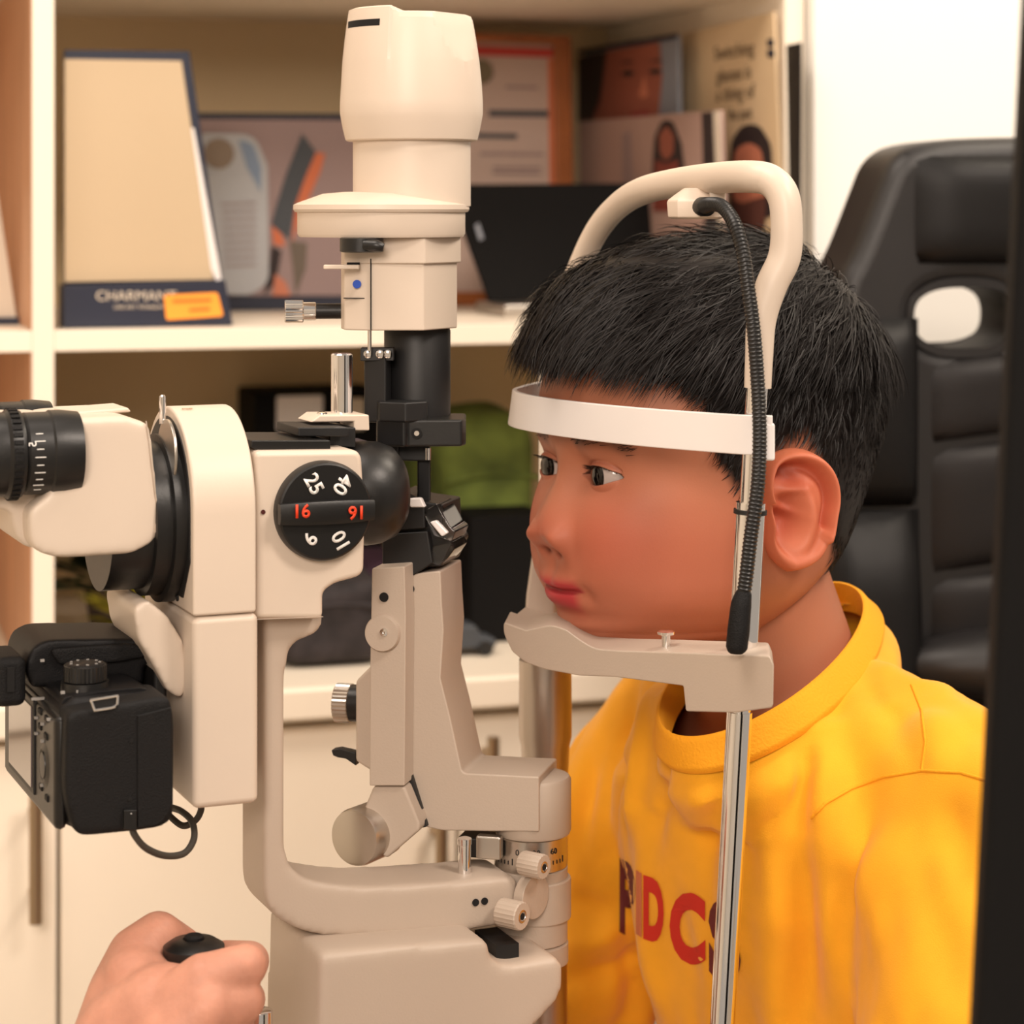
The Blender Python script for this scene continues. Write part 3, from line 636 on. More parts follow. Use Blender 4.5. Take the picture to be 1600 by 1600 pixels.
obj('fixation_lamp', tube_bm([W(1163, 925, 1.068), W(1158, 945, 1.067), W(1154, 985, 1.066), W(1151, 1012, 1.066), W(1150.5, 1021, 1.066)], [.0035, .0048, .0052, .0050, .003], 20, sub=5), RUBBER, hr, 60)

# ------------------------------------------------------------------ reflex camera on the splitter
ICON = mat('grey_icon_print', rgb(150, 146, 142), .6)
cm = thing('reflex_camera', L(UVp(190, .06), 0, W(0, 1300, 1.05).z), 'black digital reflex camera fixed behind the slit lamp splitter', 'camera')
SCR = mat('camera_screen_glass', rgb(96, 86, 88), .12, coat=.6)
CB = mat('camera_body_black', rgb(15, 14, 16), .5, bump=.25, bscale=1800, spec=.25)
CVF = .062                                                   # near side plane of the grip
def cprism(name, pix, v0, th, m=CB, bevel=.002, seg=3, parent=None, rs=6): return vprism(name, pix, v0, th, m, parent or cm, bevel, seg, 40, rs)
body = cprism('body', [(93, 1110, 10), (118, 1090, 8), (240, 1082, 10), (262, 1110, 10), (262, 1270, 20), (240, 1296, 10), (130, 1302, 22), (94, 1286, 12)], .055, .118, CB, .004)
cprism('grip', [(104, 1114, 14), (170, 1102, 20), (266, 1087, 10), (274, 1130, 20), (272, 1290, 30), (220, 1300, 20), (118, 1310, 22), (101, 1240, 20)], CVF+.006, .034, RUBBER, .007, 4)
cprism('grip_cover', [(215, 1118), (268, 1105, 3), (270, 1262, 20), (250, 1290, 12), (215, 1294)], CVF+.0068, .004, RUBBER, .0008)
ush = lambda px, v: UVp(px, v)
# top shoulder, pentaprism hump with pop-up flash
cprism('top_shoulder', [(92, 1112, 6), (100, 1090, 8), (160, 1080, 20), (225, 1074, 12), (262, 1098, 6), (180, 1110), (120, 1116)], .050, .104, CB, .004)
cprism('prism_hump', [(40, 1050), (48, 1014, 12), (72, 1000, 14), (210, 998, 24), (252, 1008, 16), (246, 1030, 10), (226, 1040, 8), (226, 1070), (50, 1076)], .014, .050, CB, .004, 4)
cprism('flash_lid', [(76, 1014, 14), (205, 1006, 14), (240, 1014, 10), (234, 1026, 8), (185, 1036, 10), (92, 1040, 10)], .0172, .012, RUBBER, .003, 3)
cprism('hot_shoe', [(62, 1001), (104, 997), (106, 1000), (64, 1004)], .004, .02, STEEL, .0005)
zt_ = lambda py: IV(133, py, .040).z
dlc = IV(133, 1052, .036)
md = knurled('mode_dial', Vector((dlc.x, dlc.y, zt_(1066))), Z, .0098, .0075, BLACK, cm, 34, .0003)
obj('dial_top', lathe(Vector((dlc.x, dlc.y, zt_(1066)+.0072)), Z, [(.0088, 0), (.0088, .0006), (.0082, .0009), (0, .0009)], 32), BLACKM, md)
for k in range(9):
    a = math.radians(k*40+10); obj('mode_icon', box_bm(Vector((dlc.x+.0066*math.cos(a), dlc.y+.0066*math.sin(a), zt_(1066)+.0083)), Vector((.0006, 0, 0)), Vector((0, .0004, 0)), Z*.0002), ICON, md)
obj('dial_base', lathe(Vector((dlc.x, dlc.y, zt_(1076))), Z, [(.0112, -.002), (.0108, .0028)], 32), BLACK, cm)
# eyecup at the back
ub = ush(52, .012)
ey = obj('eyecup', box_bm(IV(22, 1060, .016)-V*.008-U*.003, U*.0072, V*.017, Z*.0115), RUBBER, cm, 40, .004, 4)
obj('eyecup_window', box_bm(IV(22, 1060, .016)-V*.008-U*.0096, U*.001, V*.010, Z*.0065), LENS, ey, 40, .002)
obj('eyecup_opening', box_bm(IV(17, 1062, .0255), U*.0016, V*.0006, Z*.0055), DARKHOLE, ey)
# rear face: screen and buttons (plane u = const)
ur = ush(98, .055)-.0012
def rear(name, v0, v1, y0, y1, m, th=.0012, parent=None, bevel=.0006):
    z0 = L(ur, 0, 0); zz0 = IV(75, y0, .04).z; zz1 = IV(75, y1, .04).z
    return obj(name, box_bm(L(ur, (v0+v1)/2, (zz0+zz1)/2), U*th, V*abs(v1-v0)/2, Z*abs(zz0-zz1)/2), m, parent or cm, 40, bevel)
rear('rear_plate', -.062, .058, 1108, 1284, BLACK, .0030, None, .006)
sc_ = rear('screen', -.045, .0155, 1112, 1262, BLACKM, .0040); rear('screen_glass', -.0415, .0125, 1122, 1252, SCR, .0046, sc_, .0003)
for v_, y_, w_ in ((.027, 1120, .0032), (.041, 1122, .003), (.027, 1144, .003), (.040, 1150, .0032), (.029, 1238, .003), (.042, 1245, .003)):
    rear('button', v_-w_, v_+w_, y_-5, y_+5, RUBBER, .0038)
for v_, y_ in ((.020, 1105), (.020, 1135), (.020, 1160), (.034, 1162), (.034, 1135), (.048, 1118), (.033, 1232)):
    rear('button_icon', v_-.0009, v_+.0009, y_-2, y_+2, ICON, .0044, None, 0)
pd = obj('control_pad', lathe(L(ur, .036, IV(75, 1198, .04).z), -U, [(.0105, 0), (.0105, .0030), (.0075, .0040), (.0062, .0032), (.0058, .0042), (0, .0044)], 32), BLACK, cm)
for x, y in ((98, 1082), (112, 1092), (122, 1080), (145, 1079), (52, 1092), (66, 1032)):
    c = IV(x, y, .045 if x > 90 else .02); obj('top_icon', box_bm(c, U*.0009, V*.0006, Z*.0006), ICON, cm)
# strap lug
lug = [IV(p.x, p.y, CVF+.0075) for p in rnd([(142, 1094, 2), (184, 1087, 3), (183, 1102, 3), (174, 1106), (148, 1110, 2)], 4)]
lo = obj('strap_lug', tube_bm(lug+[lug[0]], .0007, 8, sub=2), CHROME, cm); flat('lug_plate', [IV(144, 1095, CVF+.0068), IV(182, 1089, CVF+.0068), IV(180, 1103, CVF+.0068), IV(148, 1108, CVF+.0068)], BLACKM, lo)
flp = cprism('cable_flap', [(194, 1266, 2), (214, 1266, 2), (214, 1298, 2), (194, 1296, 2)], CVF+.0085, .006, BLACK, .0006)
text_obj('flap_mark', '·', IV(205, 1272, CVF+.009), U, Z, .004, PRINTW, flp)
for x, y in ((205, 1157), (203, 1248)): obj('grip_rivet', lathe(IV(x, y, CVF+.0062), V, [(.001, 0), (.001, .0004)], 10), DARKHOLE, cm)
obj('shutter_button', lathe(IV(215, 1082, .045), Z, [(.0042, -.004), (.0042, .0012), (.003, .0022), (0, .0022)], 20), BLACK, cm)
cab = obj('camera_cable', tube_bm([IV(207, 1290, .064), IV(210, 1304, .064), IV(228, 1325, .060), IV(258, 1337, .052), IV(288, 1333, .044), IV(303, 1310, .036), IV(300, 1284, .028), IV(284, 1268, .018), IV(268, 1262, .004)], .0016, 10, sub=8), mat('grey_cable_rubber', rgb(62, 58, 52), .6), None, 60)
tag(cab, 'thin grey cable looping below the black reflex camera', 'cable')
cb2 = obj('camera_cable', tube_bm([IV(262, 1272, .0), IV(285, 1290, .004), IV(305, 1282, .008), IV(314, 1266, .010), IV(313, 1252, .012)], .0016, 10, sub=8), MATS['grey_cable_rubber'], None, 60)
tag(cb2, 'short grey cable running up into the underside of the splitter block', 'cable')
# ------------------------------------------------------------------ things on the shelf and the worktop
def sheet(name, pix, b, th, m, parent=None, tilt=0.0, bevel=.0005, rs=4):
    """flat panel traced on a plane parallel to the shelf front, leaning back by tilt about its foot"""
    pts = [B(p.x, p.y, b) for p in rnd(pix, rs)]
    zb = min(p.z for p in pts)
    pts = [onplane_t(p_, b, tilt, zb) for p_ in rnd(pix, rs)] if tilt else pts
    n = (NB*math.cos(tilt)-Z*math.sin(tilt)).normalized()
    return obj(name, prism_pts(pts, n*th), m, parent, 40, bevel)
def onplane_t(p, b, tilt, zb):
    n = (NB*math.cos(tilt)-Z*math.sin(tilt)).normalized(); return onplane(p.x, p.y, PB+NB*b+Z*zb, n)
NAVY = mat('navy_card', rgb(30, 35, 54), .45); MIR = mat('mirror_reflected_ivory', rgb(200, 178, 148), .22, 0.0, coat=.3)
ORANGE = mat('orange_sticker', rgb(255, 160, 50), .6); ORTXT = mat('orange_ink', rgb(215, 110, 30), .6)
IVORY = mat('ivory_card', rgb(226, 206, 172), .6); PAPER = mat('warm_paper', rgb(214, 200, 182), .7); INK = mat('brown_ink', rgb(92, 72, 52), .8)
SKIN1 = mat('printed_skin', rgb(196, 120, 92), .7); SKIN2 = mat('printed_skin_dark', rgb(150, 84, 66), .7); HAIRP = mat('printed_hair', rgb(44, 32, 32), .7)
GREYBLUE = mat('grey_blue_card', rgb(128, 132, 142), .6); LAV = mat('mauve_print', rgb(150, 128, 126), .6); DKGREY = mat('dark_grey_print', rgb(66, 70, 76), .6)
FOOT = ST+.0005
NS = (UB*-1).normalized()
def SP(px, py, a): return onplane(px, py, PB+UB*a, NS)
def yf(px, b): p = B(px, YH, b); return YH+(ZC-FOOT)*F/p.y
def ys(px, a): p = SP(px, YH, a); return YH+(ZC-FOOT)*F/p.y
# --- counter mirror
b_ = .030
mr = thing('counter_mirror', B(215, yf(215, .03), b_), 'navy framed counter mirror with an orange sticker on its base', 'mirror')
def drop(pix, b, zmin):   # shift rows so that the foot stands exactly on the shelf
    return pix
bs = sheet('base', [(99, 446), (352, 438), (364, yf(364, b_)), (99, yf(99, b_))], b_, .03, NAVY, mr)
sheet('frame', [(101, 78), (296, 80), (348, 440), (101, 444)], b_+.008, .010, NAVY, mr)
gl = sheet('glass', [(101, 92), (284, 95), (334, 437), (101, 441)], b_+.0062, .001, MIR, mr)  # flat ivory colour stands in for a reflected pale wall
gl['label'] = 'mirror glass with its reflection painted as ivory'
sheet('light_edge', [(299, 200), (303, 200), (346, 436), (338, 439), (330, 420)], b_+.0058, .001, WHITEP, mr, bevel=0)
xdir = (B(300, 460, b_)-B(200, 460, b_)).normalized()
text_obj('brand_lettering', 'CHARMANT', B(213, 463, b_-.0006), xdir, Z, .0108, PAPER, bs, sx=1.05)
text_obj('small_lettering', 'LINE ART TITANIUM', B(216, 480, b_-.0006), xdir, Z, .0042, PAPER, bs, sx=1.0)
stk = sheet('sticker', [(256, 461, 3), (340, 457, 4), (349, 494, 5), (260, 500, 4)], b_-.0012, .001, ORANGE, mr, bevel=0)
for x, y, w in ((300, 470, 30), (312, 484, 16)): sheet('sticker_line', [(x-w, y-2), (x+w, y-4), (x+w, y+1), (x-w, y+3)], b_-.0018, .0005, ORTXT, stk, bevel=0)
# --- framed award collage behind the mirror
b_ = .30
aw = thing('award_frame', B(430, 470, b_), 'dark framed award collage with grey and orange swoosh behind the mirror', 'picture frame')
sheet('frame', [(285, 176), (600, 178), (600, yf(600, b_)), (285, yf(285, b_))], b_, .012, NAVY, aw)
bk = sheet('backing', [(290, 186), (596, 188), (596, 462), (290, 462)], b_-.002, .002, LAV, aw, bevel=0)
cr = sheet('plaque', [(312, 208, 12), (398, 210, 22), (418, 260), (420, 440, 14), (392, 462, 16), (330, 458)], b_-.004, .002, mat('pale_blue_plaque', rgb(178, 180, 184), .5), bk, bevel=0)
sheet('plaque_swirl', [(372, 218, 4), (396, 224, 10), (408, 262), (408, 300), (386, 262)], b_-.0048, .0006, mat('soft_blue_print', rgb(128, 146, 170), .6), bk, bevel=0)
obj('seal', lathe(B(342, 240, b_-.0045), -NB, [(.014, 0), (.014, .0006), (.009, .0008), (0, .0008)], 24), mat('seal_print', rgb(140, 124, 108), .6), bk)
for k in range(9): sheet('plaque_line', [(345+k*.7, 318+k*12), (400, 316+k*12), (400, 319+k*12), (345+k*.7, 321+k*12)], b_-.0048, .0005, LAV, bk, bevel=0)
sheet('swoosh', [(472, 208), (494, 238), (478, 275), (462, 320), (452, 375), (424, 350), (432, 320), (448, 270)], b_-.003, .0008, DKGREY, bk, bevel=0)
sheet('swoosh', [(494, 238), (508, 240), (500, 270), (478, 320), (456, 380), (462, 320), (478, 275)], b_-.0032, .0008, mat('orange_print', rgb(205, 110, 70), .6), bk, bevel=0)
sheet('print_patch', [(424, 352), (440, 366), (446, 385), (428, 382)], b_-.0034, .0008, MATS['orange_print'], bk, bevel=0)
sheet('print_patch', [(424, 384), (440, 392), (432, 440), (412, 462), (420, 420)], b_-.003, .0008, HAIRP, bk, bevel=0)
sheet('print_patch', [(430, 428), (446, 440), (454, 462), (426, 462)], b_-.0034, .0008, SKIN1, bk, bevel=0)
sheet('print_patch', [(452, 376), (480, 380), (478, 420), (462, 462), (458, 420)], b_-.003, .0008, mat('olive_print', rgb(104, 92, 80), .6), bk, bevel=0)
# --- certificate in a brown frame
b_ = .34
ct = thing('certificate_frame', B(800, 470, b_), 'certificate in an orange-brown wooden frame behind the lamp tower', 'picture frame')
BRF = mat('orange_brown_wood', rgb(160, 92, 44), .4, vary=.12, vscale=30)
for pix in ([(640, 48), (893, 56), (893, 70), (640, 62)], [(866, 66), (893, 66), (901, yf(900, b_)), (872, yf(872, b_))], [(640, 66), (656, 66), (656, yf(656, b_)), (640, yf(640, b_))], [(656, 456), (872, 456), (872, yf(872, b_)), (656, yf(656, b_))]): sheet('frame_bar', pix, b_, .016, BRF, ct, bevel=.002)
pp = sheet('certificate', [(650, 60), (872, 66), (876, 470), (650, 470)], b_+.006, .002, mat('pinkish_paper', rgb(196, 172, 160), .7), ct, bevel=0)
sheet('header_band', [(656, 68), (864, 76), (866, 90), (656, 84)], b_+.0052, .0006, mat('red_header_print', rgb(196, 60, 52), .6), pp, bevel=0)
sheet('side_band', [(856, 92), (867, 92), (872, 456), (861, 456)], b_+.0052, .0006, mat('peach_print', rgb(206, 116, 76), .6), pp, bevel=0)
obj('emblem', lathe(B(752, 112, b_+.0052), -NB, [(.012, 0), (.012, .0006)], 20), mat('emblem_print', rgb(120, 108, 84), .6), pp)
for y, x0, x1, h in ((136, 790, 840, 2), (177, 764, 858, 5), (212, 745, 808, 4), (240, 750, 850, 2), (262, 770, 845, 2), (270, 770, 845, 2)): sheet('text_line', [(x0, y-h), (x1, y-h+1), (x1, y+h+1), (x0, y+h)], b_+.0052, .0006, DKGREY if h > 2 else LAV, pp, bevel=0)
# --- open laptop
b_ = .16
lt = thing('laptop', B(840, 478, b_), 'black open laptop with silver base on the shelf', 'laptop')
sheet('screen_lid', [(700, 288), (1010, 286), (1035, 462), (765, 470)], b_+.02, .006, BLACKF, lt, tilt=math.radians(12))
bb = [B(765, 476, b_-.005), B(1040, 466, b_-.005)]; ax = (bb[1]-bb[0])/2; cb_ = (bb[0]+bb[1])/2
LTZ = FOOT+.0052
kb = obj('keyboard_base', box_bm(Vector((cb_.x, cb_.y, LTZ)), Vector((ax.x, ax.y, 0)), NB*.045, Z*.0050), STEEL, lt, 40, .002)
sheet('screen_mark', [(742, 352), (748, 348), (756, 372), (749, 376)], b_+.026, .0006, GREYBLUE, lt, tilt=math.radians(12), bevel=0)
# --- brochures leaning on the side panel (plane facing left)
def sp(name, pix, a, th, m, parent, bevel=.0004, rs=4): return obj(name, prism_pts([SP(p.x, p.y, a) for p in rnd(pix, rs)], UB*th), m, parent, 40, bevel)
def aw_(px, b): return bco(px, b)
ap = aR-.018
po = thing('lens_poster', SP(1150, 470, ap-.010), 'tall beige poster about switching glasses with a bearded man, leaning on the side panel', 'poster')
pq = sp('poster_card', [(1030, 62), (1208, 18), (1228, ys(1228, ap-.008)), (1030, ys(1030, ap-.008))], ap-.008, .003, mat('beige_poster_card', rgb(214, 188, 152), .6), po)
yd = Z; xd = -NB
def ptext(s, px, py, size, m=INK, sx=1.0): text_obj('poster_lettering', s, SP(px, py, ap-.0086), xd, yd, size, m, pq, sx=sx)
ptext('Switching', 1146, 80, .0175, sx=1.35); ptext('glasses is', 1146, 116, .0175, sx=1.25); ptext('a thing of', 1148, 146, .0175, sx=1.3); ptext('the past', 1156, 178, .0150, sx=1.1)
sp('poster_logo', [(1198, 62, 3), (1208, 60, 3), (1209, 72, 3), (1199, 74, 3)], ap-.0086, .0005, NAVY, pq, 0); sp('poster_logo', [(1198, 78, 3), (1209, 76, 3), (1210, 90, 3), (1199, 90, 3)], ap-.0086, .0005, NAVY, pq, 0)
sp('printed_hair', [(1140, 268, 6), (1142, 220, 12), (1160, 194, 14), (1185, 194, 14), (1204, 225, 12), (1208, 300), (1206, 340, 8), (1140, 340)], ap-.0090, .0005, HAIRP, pq, 0)
sp('printed_face', [(1144, 268, 6), (1150, 232, 10), (1170, 222, 8), (1188, 232, 10), (1196, 290), (1192, 340, 14), (1160, 348, 14), (1146, 320)], ap-.0095, .0005, SKIN1, pq, 0)
sp('printed_beard', [(1146, 312), (1160, 318), (1176, 312), (1196, 306), (1194, 360, 14), (1168, 372, 10), (1148, 350, 8)], ap-.0100, .0005, mat('printed_beard', rgb(92, 52, 42), .7), pq, 0)
sp('printed_shirt', [(1120, 372, 10), (1168, 362), (1215, 372, 10), (1218, 478), (1110, 478)], ap-.0092, .0005, GREYBLUE, pq, 0)
bl = sp('display_panel', [(1228, 70), (1252, 66), (1250, ys(1250, ap-.001)), (1236, ys(1236, ap-.001))], ap-.0012, .0008, BLACKM, None); tag(bl, 'narrow black panel at the right end of the shelf', 'panel')
f1 = thing('brochure', SP(985, 300, ap-.035), 'dark brochure with a large close-up face, behind the other brochures', 'brochure')
a1 = ap-.030
q = sp('cover', [(912, 81), (1058, 54), (1064, ys(1064, a1)), (912, ys(912, a1))], a1, .004, GREYBLUE, f1)
sp('printed_hair', [(903, 90), (948, 80), (938, 160), (926, 190), (903, 190)], a1-.0006, .0005, HAIRP, q, 0)
sp('printed_face', [(948, 80), (1030, 66), (1034, 120), (1028, 182), (925, 188), (940, 140)], a1-.0006, .0005, SKIN2, q, 0)
sp('printed_edge', [(903, 78), (1058, 52), (1058, 60), (903, 86)], a1-.0008, .0005, NAVY, q, 0)
for x, y in ((981, 115), (1024, 112)): sp('printed_eye', [(x-13, y, 2), (x, y-6, 4), (x+11, y-1, 2), (x, y+6, 4)], a1-.0011, .0005, HAIRP, q, 0)
for x, y in ((980, 98), (1026, 96)): sp('printed_brow', [(x-14, y+2), (x, y-4), (x+12, y), (x, y+1)], a1-.0011, .0005, HAIRP, q, 0)
sp('printed_nose', [(1006, 118), (1012, 150, 3), (1002, 154, 3), (998, 148)], a1-.0011, .0005, SKIN1, q, 0)
sp('printed_mouth', [(985, 176), (1012, 172), (1016, 180), (985, 184)], a1-.0011, .0005, mat('printed_lip', rgb(150, 60, 56), .7), q, 0)
f2 = thing('brochure', SP(1010, 330, ap-.05), 'mauve brochure showing a long-haired woman, in front of the close-up face', 'brochure')
a2 = ap-.046
q = sp('cover', [(904, 190), (1124, 172), (1135, ys(1135, a2)), (908, ys(908, a2))], a2, .004, mat('mauve_paper', rgb(172, 142, 132), .6), f2)
sp('printed_stripe', [(1096, 176), (1114, 174), (1124, 400), (1102, 400)], a2-.0006, .0005, HAIRP, q, 0); sp('printed_edge', [(1114, 174), (1124, 173), (1133, 470), (1125, 470)], a2-.0006, .0005, PAPER, q, 0)
sp('printed_hair', [(1018, 280), (1022, 215, 8), (1034, 188, 8), (1050, 188, 8), (1064, 225), (1072, 290), (1020, 300)], a2-.0008, .0005, HAIRP, q, 0)
sp('printed_face', [(1030, 210, 4), (1042, 196, 6), (1052, 212, 6), (1051, 240, 6), (1040, 252, 6), (1031, 238, 4)], a2-.0013, .0005, SKIN2, q, 0)
sp('printed_dress', [(1024, 250), (1040, 256), (1058, 250), (1064, 330), (1020, 330)], a2-.0013, .0005, mat('brick_print', rgb(128, 58, 46), .7), q, 0)
sp('printed_figure', [(972, 210), (984, 204), (990, 300), (972, 300)], a2-.0008, .0005, LAV, q, 0)
# --- white card stand at the far left
ws = thing('card_stand', B(10, 510, .10), 'white card stand with blue foot at the left edge of the shelf', 'card stand')
sheet('card', [(-60, 300), (-4, 300), (27, 505), (-60, 505)], .10, .004, PAPER, ws); sheet('foot', [(-60, 496), (30, 496), (30, yf(30, .095)), (-60, yf(-60, .095))], .095, .03, NAVY, ws)
# --- worktop: boxes, bags, plants
def cbox(name, px0, px1, y0, b, depth, m, label, cat, zf=None, bevel=.003):
    a0, a1 = bco(px0, b), bco(px1, b); zt2 = bz((px0+px1)/2, y0, b); z0 = (CT+.0005) if zf is None else zf
    o = bbox(name, a0, a1, b, b+depth, z0, zt2, m, None, bevel); return tag(o, label, cat), a0, a1, zt2
GREEN = mat('green_fabric', rgb(108, 124, 56), .85, vary=.45, vscale=26, bump=.4, bscale=90)
def fabric_bag(name, px0, px1, y0, b, depth, m, label, cat, seed):
    a0, a1 = bco(px0, b), bco(px1, b); zt2 = bz((px0+px1)/2, y0, b); r = thing(name, PB+UB*(a0+a1)/2+NB*(b+depth/2)+Z*CT, label, cat)
    bm = bmesh.new(); bmesh.ops.create_cube(bm, size=1); bmesh.ops.subdivide_edges(bm, edges=bm.edges[:], cuts=14, use_grid_fill=True)
    for v in bm.verts:
        p = v.co*2; s = (abs(p.x)**6+abs(p.y)**6+abs(p.z)**6)**(1/6); p = p/s
        q = PB+UB*((a0+a1)/2+p.x*(a1-a0)/2)+NB*(b+depth/2+p.y*depth/2)+Z*(CT+.001+(p.z+1)/2*(zt2-CT-.001))
        k = (p.z+1)/2; v.co = q+Vector(noise.noise_vector(q*22+Vector((seed, 0, 0))))*.008*k
    obj('body', bm, m, r, 180)
    c = PB+UB*((a0+a1)/2)+NB*(b-.002)+Z*(CT+(zt2-CT)*.72)
    obj('flap_seam', tube_bm([c-UB*(a1-a0)*.46-Z*.006, c, c+UB*(a1-a0)*.46-Z*.004], .0022, 8, sub=6), m, r)
    return r
fabric_bag('green_bag', 690, 850, 652, .20, .18, GREEN, 'soft green fabric bag on the worktop behind the lamp prism', 'bag', 3)
pb, *_ = cbox('black_case', 735, 862, 806, .10, .07, BLACKF, 'black case standing before the green bag on the worktop', 'case')
fabric_bag('camera_bag', 440, 610, 905, .03, .13, mat('dark_patterned_fabric', rgb(44, 38, 40), .8, vary=.5, vscale=60, bump=.3, bscale=200), 'dark patterned bag on the worktop behind the microscope arm', 'bag', 9)
bx = thing('black_box', B(480, 700, .33), 'black storage box holding white papers beneath the shelf', 'box')
z1, z2 = CT+.0005, bz(480, 612, .33)
bbox('box_body', bco(398, .33), bco(600, .33), .33, .42, z1, z2, BLACKF, bx, .003)
bbox('paper', bco(432, .328), bco(505, .328), .326, .33, bz(470, 672, .328), bz(470, 618, .328), WHITEP, bx, .002, label='white paper label'); bbox('paper', bco(540, .328), bco(570, .328), .326, .33, bz(555, 672, .328), bz(555, 622, .328), PAPER, bx, .002)
fabric_bag('purple_pouch', 560, 690, 870, .16, .06, mat('purple_fabric', rgb(60, 34, 52), .8, vary=.3, vscale=40), 'small purple pouch between the bags on the worktop', 'pouch', 5)
# toy-like dark pot with foliage and small trinkets at the left
LEAFD = mat('dark_green_leaf', rgb(58, 70, 30), .5, vary=.3, vscale=40); LEAFY = mat('yellow_green_leaf', rgb(150, 140, 36), .5, vary=.25, vscale=40)
def plant(px, y_top, b, half, h, m, label, seed, leaves=70):
    rnd_ = random.Random(seed); c = PB+UB*bco(px, b)+NB*b; r = thing('potted_plant', c+Z*CT, label, 'plant', 'small plants on the worktop')
    obj('pot', lathe(c+Z*(CT+.0006), Z, [(half*.55, 0), (half*.72, h*.35), (half*.76, h*.37), (half*.66, h*.37), (half*.6, h*.30), (0, h*.30)], 28), mat('dark_clay_%d' % seed, rgb(58, 42, 36), .7), r, 40)
    bmL = bmesh.new()
    for k in range(leaves):
        a = rnd_.uniform(0, 2*math.pi); el = rnd_.uniform(.2, 1.45); ln = h*rnd_.uniform(.35, .75); d = Vector((math.cos(a)*math.cos(el), math.sin(a)*math.cos(el), math.sin(el)))
        p0 = c+Z*(CT+h*.32); w = d.cross(Z).normalized()*half*rnd_.uniform(.10, .2)
        base = p0+d*ln*.35; mid = p0+d*ln*.75-Z*ln*.03; tip = p0+d*ln*1.1-Z*ln*.18
        vs = [bmL.verts.new(x) for x in (base, mid+w, tip, mid-w)]; bmL.faces.new(vs); bmL.edges.new((bmL.verts.new(p0), bmL.verts.new(base)))
        st = [bmL.verts.new(x) for x in (p0, base+w*.08, base-w*.08)]; bmL.faces.new(st)
    bmesh.ops.solidify(bmL, geom=bmL.faces[:], thickness=.0006)
    f_ = obj('foliage', bmL, m, r, 60); f_['kind'] = 'stuff'
plant(185, 880, .20, .040, .125, LEAFD, 'small dark green plant beside the shelf divider', 2, 90)
plant(222, 905, .075, .032, .090, LEAFY, 'small yellow-green plant right of the dark green one', 4, 70)
for px, m, r_, lb in ((168, ORANGE, .011, 'small orange ball in front of the yellow-green plant'), (138, WHITEP, .008, 'small white ball in front of the dark green plant'), (112, SKIN1, .008, 'small pink ball near the foot of the divider')):
    c = PB+UB*bco(px, .035)+NB*.035+Z*(CT+r_); tag(obj('toy_ball', lathe(c, Z, [(0, -r_)]+[(r_*math.cos(a), r_*math.sin(a)) for a in [math.radians(d) for d in range(-75, 76, 15)]]+[(0, r_)], 20), m, None, 60), lb, 'ball', 'little balls on the worktop')
tc_ = thing('toy_car', B(722, 1000, .05), 'small dark grey toy car on the worktop by the lamp arm', 'toy')
c = PB+UB*bco(722, .06)+NB*.06
obj('body', prism_pts([c+UB*x+NB*-.014+Z*(CT+z) for x, z in ((-.026, .006), (.026, .006), (.026, .014), (.014, .016), (.008, .026), (-.010, .026), (-.016, .016), (-.026, .014))], NB*.028), DKGREY, tc_, 40, .003)
for x in (-.016, .016):
    for s in (-1, 1): obj('wheel', lathe(c+UB*x+NB*(s*.0145)+Z*(CT+.0065), NB*s, [(.006, -.002), (.006, .002)], 16), BLACKM, tc_)

# ------------------------------------------------------------------ gaming chair behind the boy
PS = math.radians(10); CF = Vector((math.sin(PS), -math.cos(PS), 0)); CL = Vector((math.cos(PS), math.sin(PS), 0)); CC = Vector((.402, 1.66, 0))
LEATH = mat('black_leatherette', rgb(27, 25, 26), .46, bump=.12, bscale=260, vary=.1, vscale=20)
LEATH2 = mat('charcoal_leatherette', rgb(44, 41, 42), .5, bump=.12, bscale=260)
ch = thing('gaming_chair', CC, 'black leather gaming chair with an oval slot in its tall backrest, behind the boy', 'chair')
def CH(w, f, z): return CC+CL*w+CF*f+Z*z
def curve_solid(name, splines, extr, bev, m, frame, parent):
    c = bpy.data.curves.new('c', 'CURVE'); c.dimensions = '2D'; c.fill_mode = 'BOTH'; c.extrude = extr; c.bevel_depth = bev; c.bevel_resolution = 4; c.offset = -bev
    for sp_ in splines:
        s = c.splines.new('POLY'); s.points.add(len(sp_)-1)
        for p, q in zip(s.points, sp_): p.co = (q[0], q[1], 0, 1)
        s.use_cyclic_u = True
    o = bpy.data.objects.new('c', c); COL.objects.link(o); me = evald(o); bpy.data.objects.remove(o); bpy.data.curves.remove(c)
    for v in me.vertices: v.co = frame(v.co.x, v.co.z, v.co.y)
    bm = bmesh.new(); bm.from_mesh(me); bpy.data.meshes.remove(me)
    return obj(name, bm, m, parent, 50)
def cz(py, Y=1.62): return W(0, py, Y).z
top = cz(212)
hl_ = [(-.205, .50), (-.21, .80), (-.20, .98), (-.188, 1.06), (-.180, cz(440)), (-.168, cz(400)), (-.150, cz(300)), (-.140, cz(245)), (-.118, top-.003), (-.05, top)]
out = hl_+[(-x, z) for x, z in reversed(hl_)]
hzc = cz(497)
def hole_at(c, k=1.0): return [(c+k*.037*math.copysign(abs(math.cos(a))**.75, math.cos(a)), hzc+k*.0225*math.copysign(abs(math.sin(a))**.8, math.sin(a))) for a in [2*math.pi*k_/40 for k_ in range(40)]]
def smo(pts, n=3):
    for _ in range(n):
        q = []
        for i, p in enumerate(pts):
            r = pts[(i+1) % len(pts)]; q += [(p[0]*.75+r[0]*.25, p[1]*.75+r[1]*.25), (p[0]*.25+r[0]*.75, p[1]*.25+r[1]*.75)]
        pts = q
    return pts
lean = lambda z: 0.0
bkst = curve_solid('backrest', [smo(out, 2), hole_at(-.086), hole_at(.086)], .026, .014, LEATH, lambda x, d, z: CH(x, d-.020, z), ch)
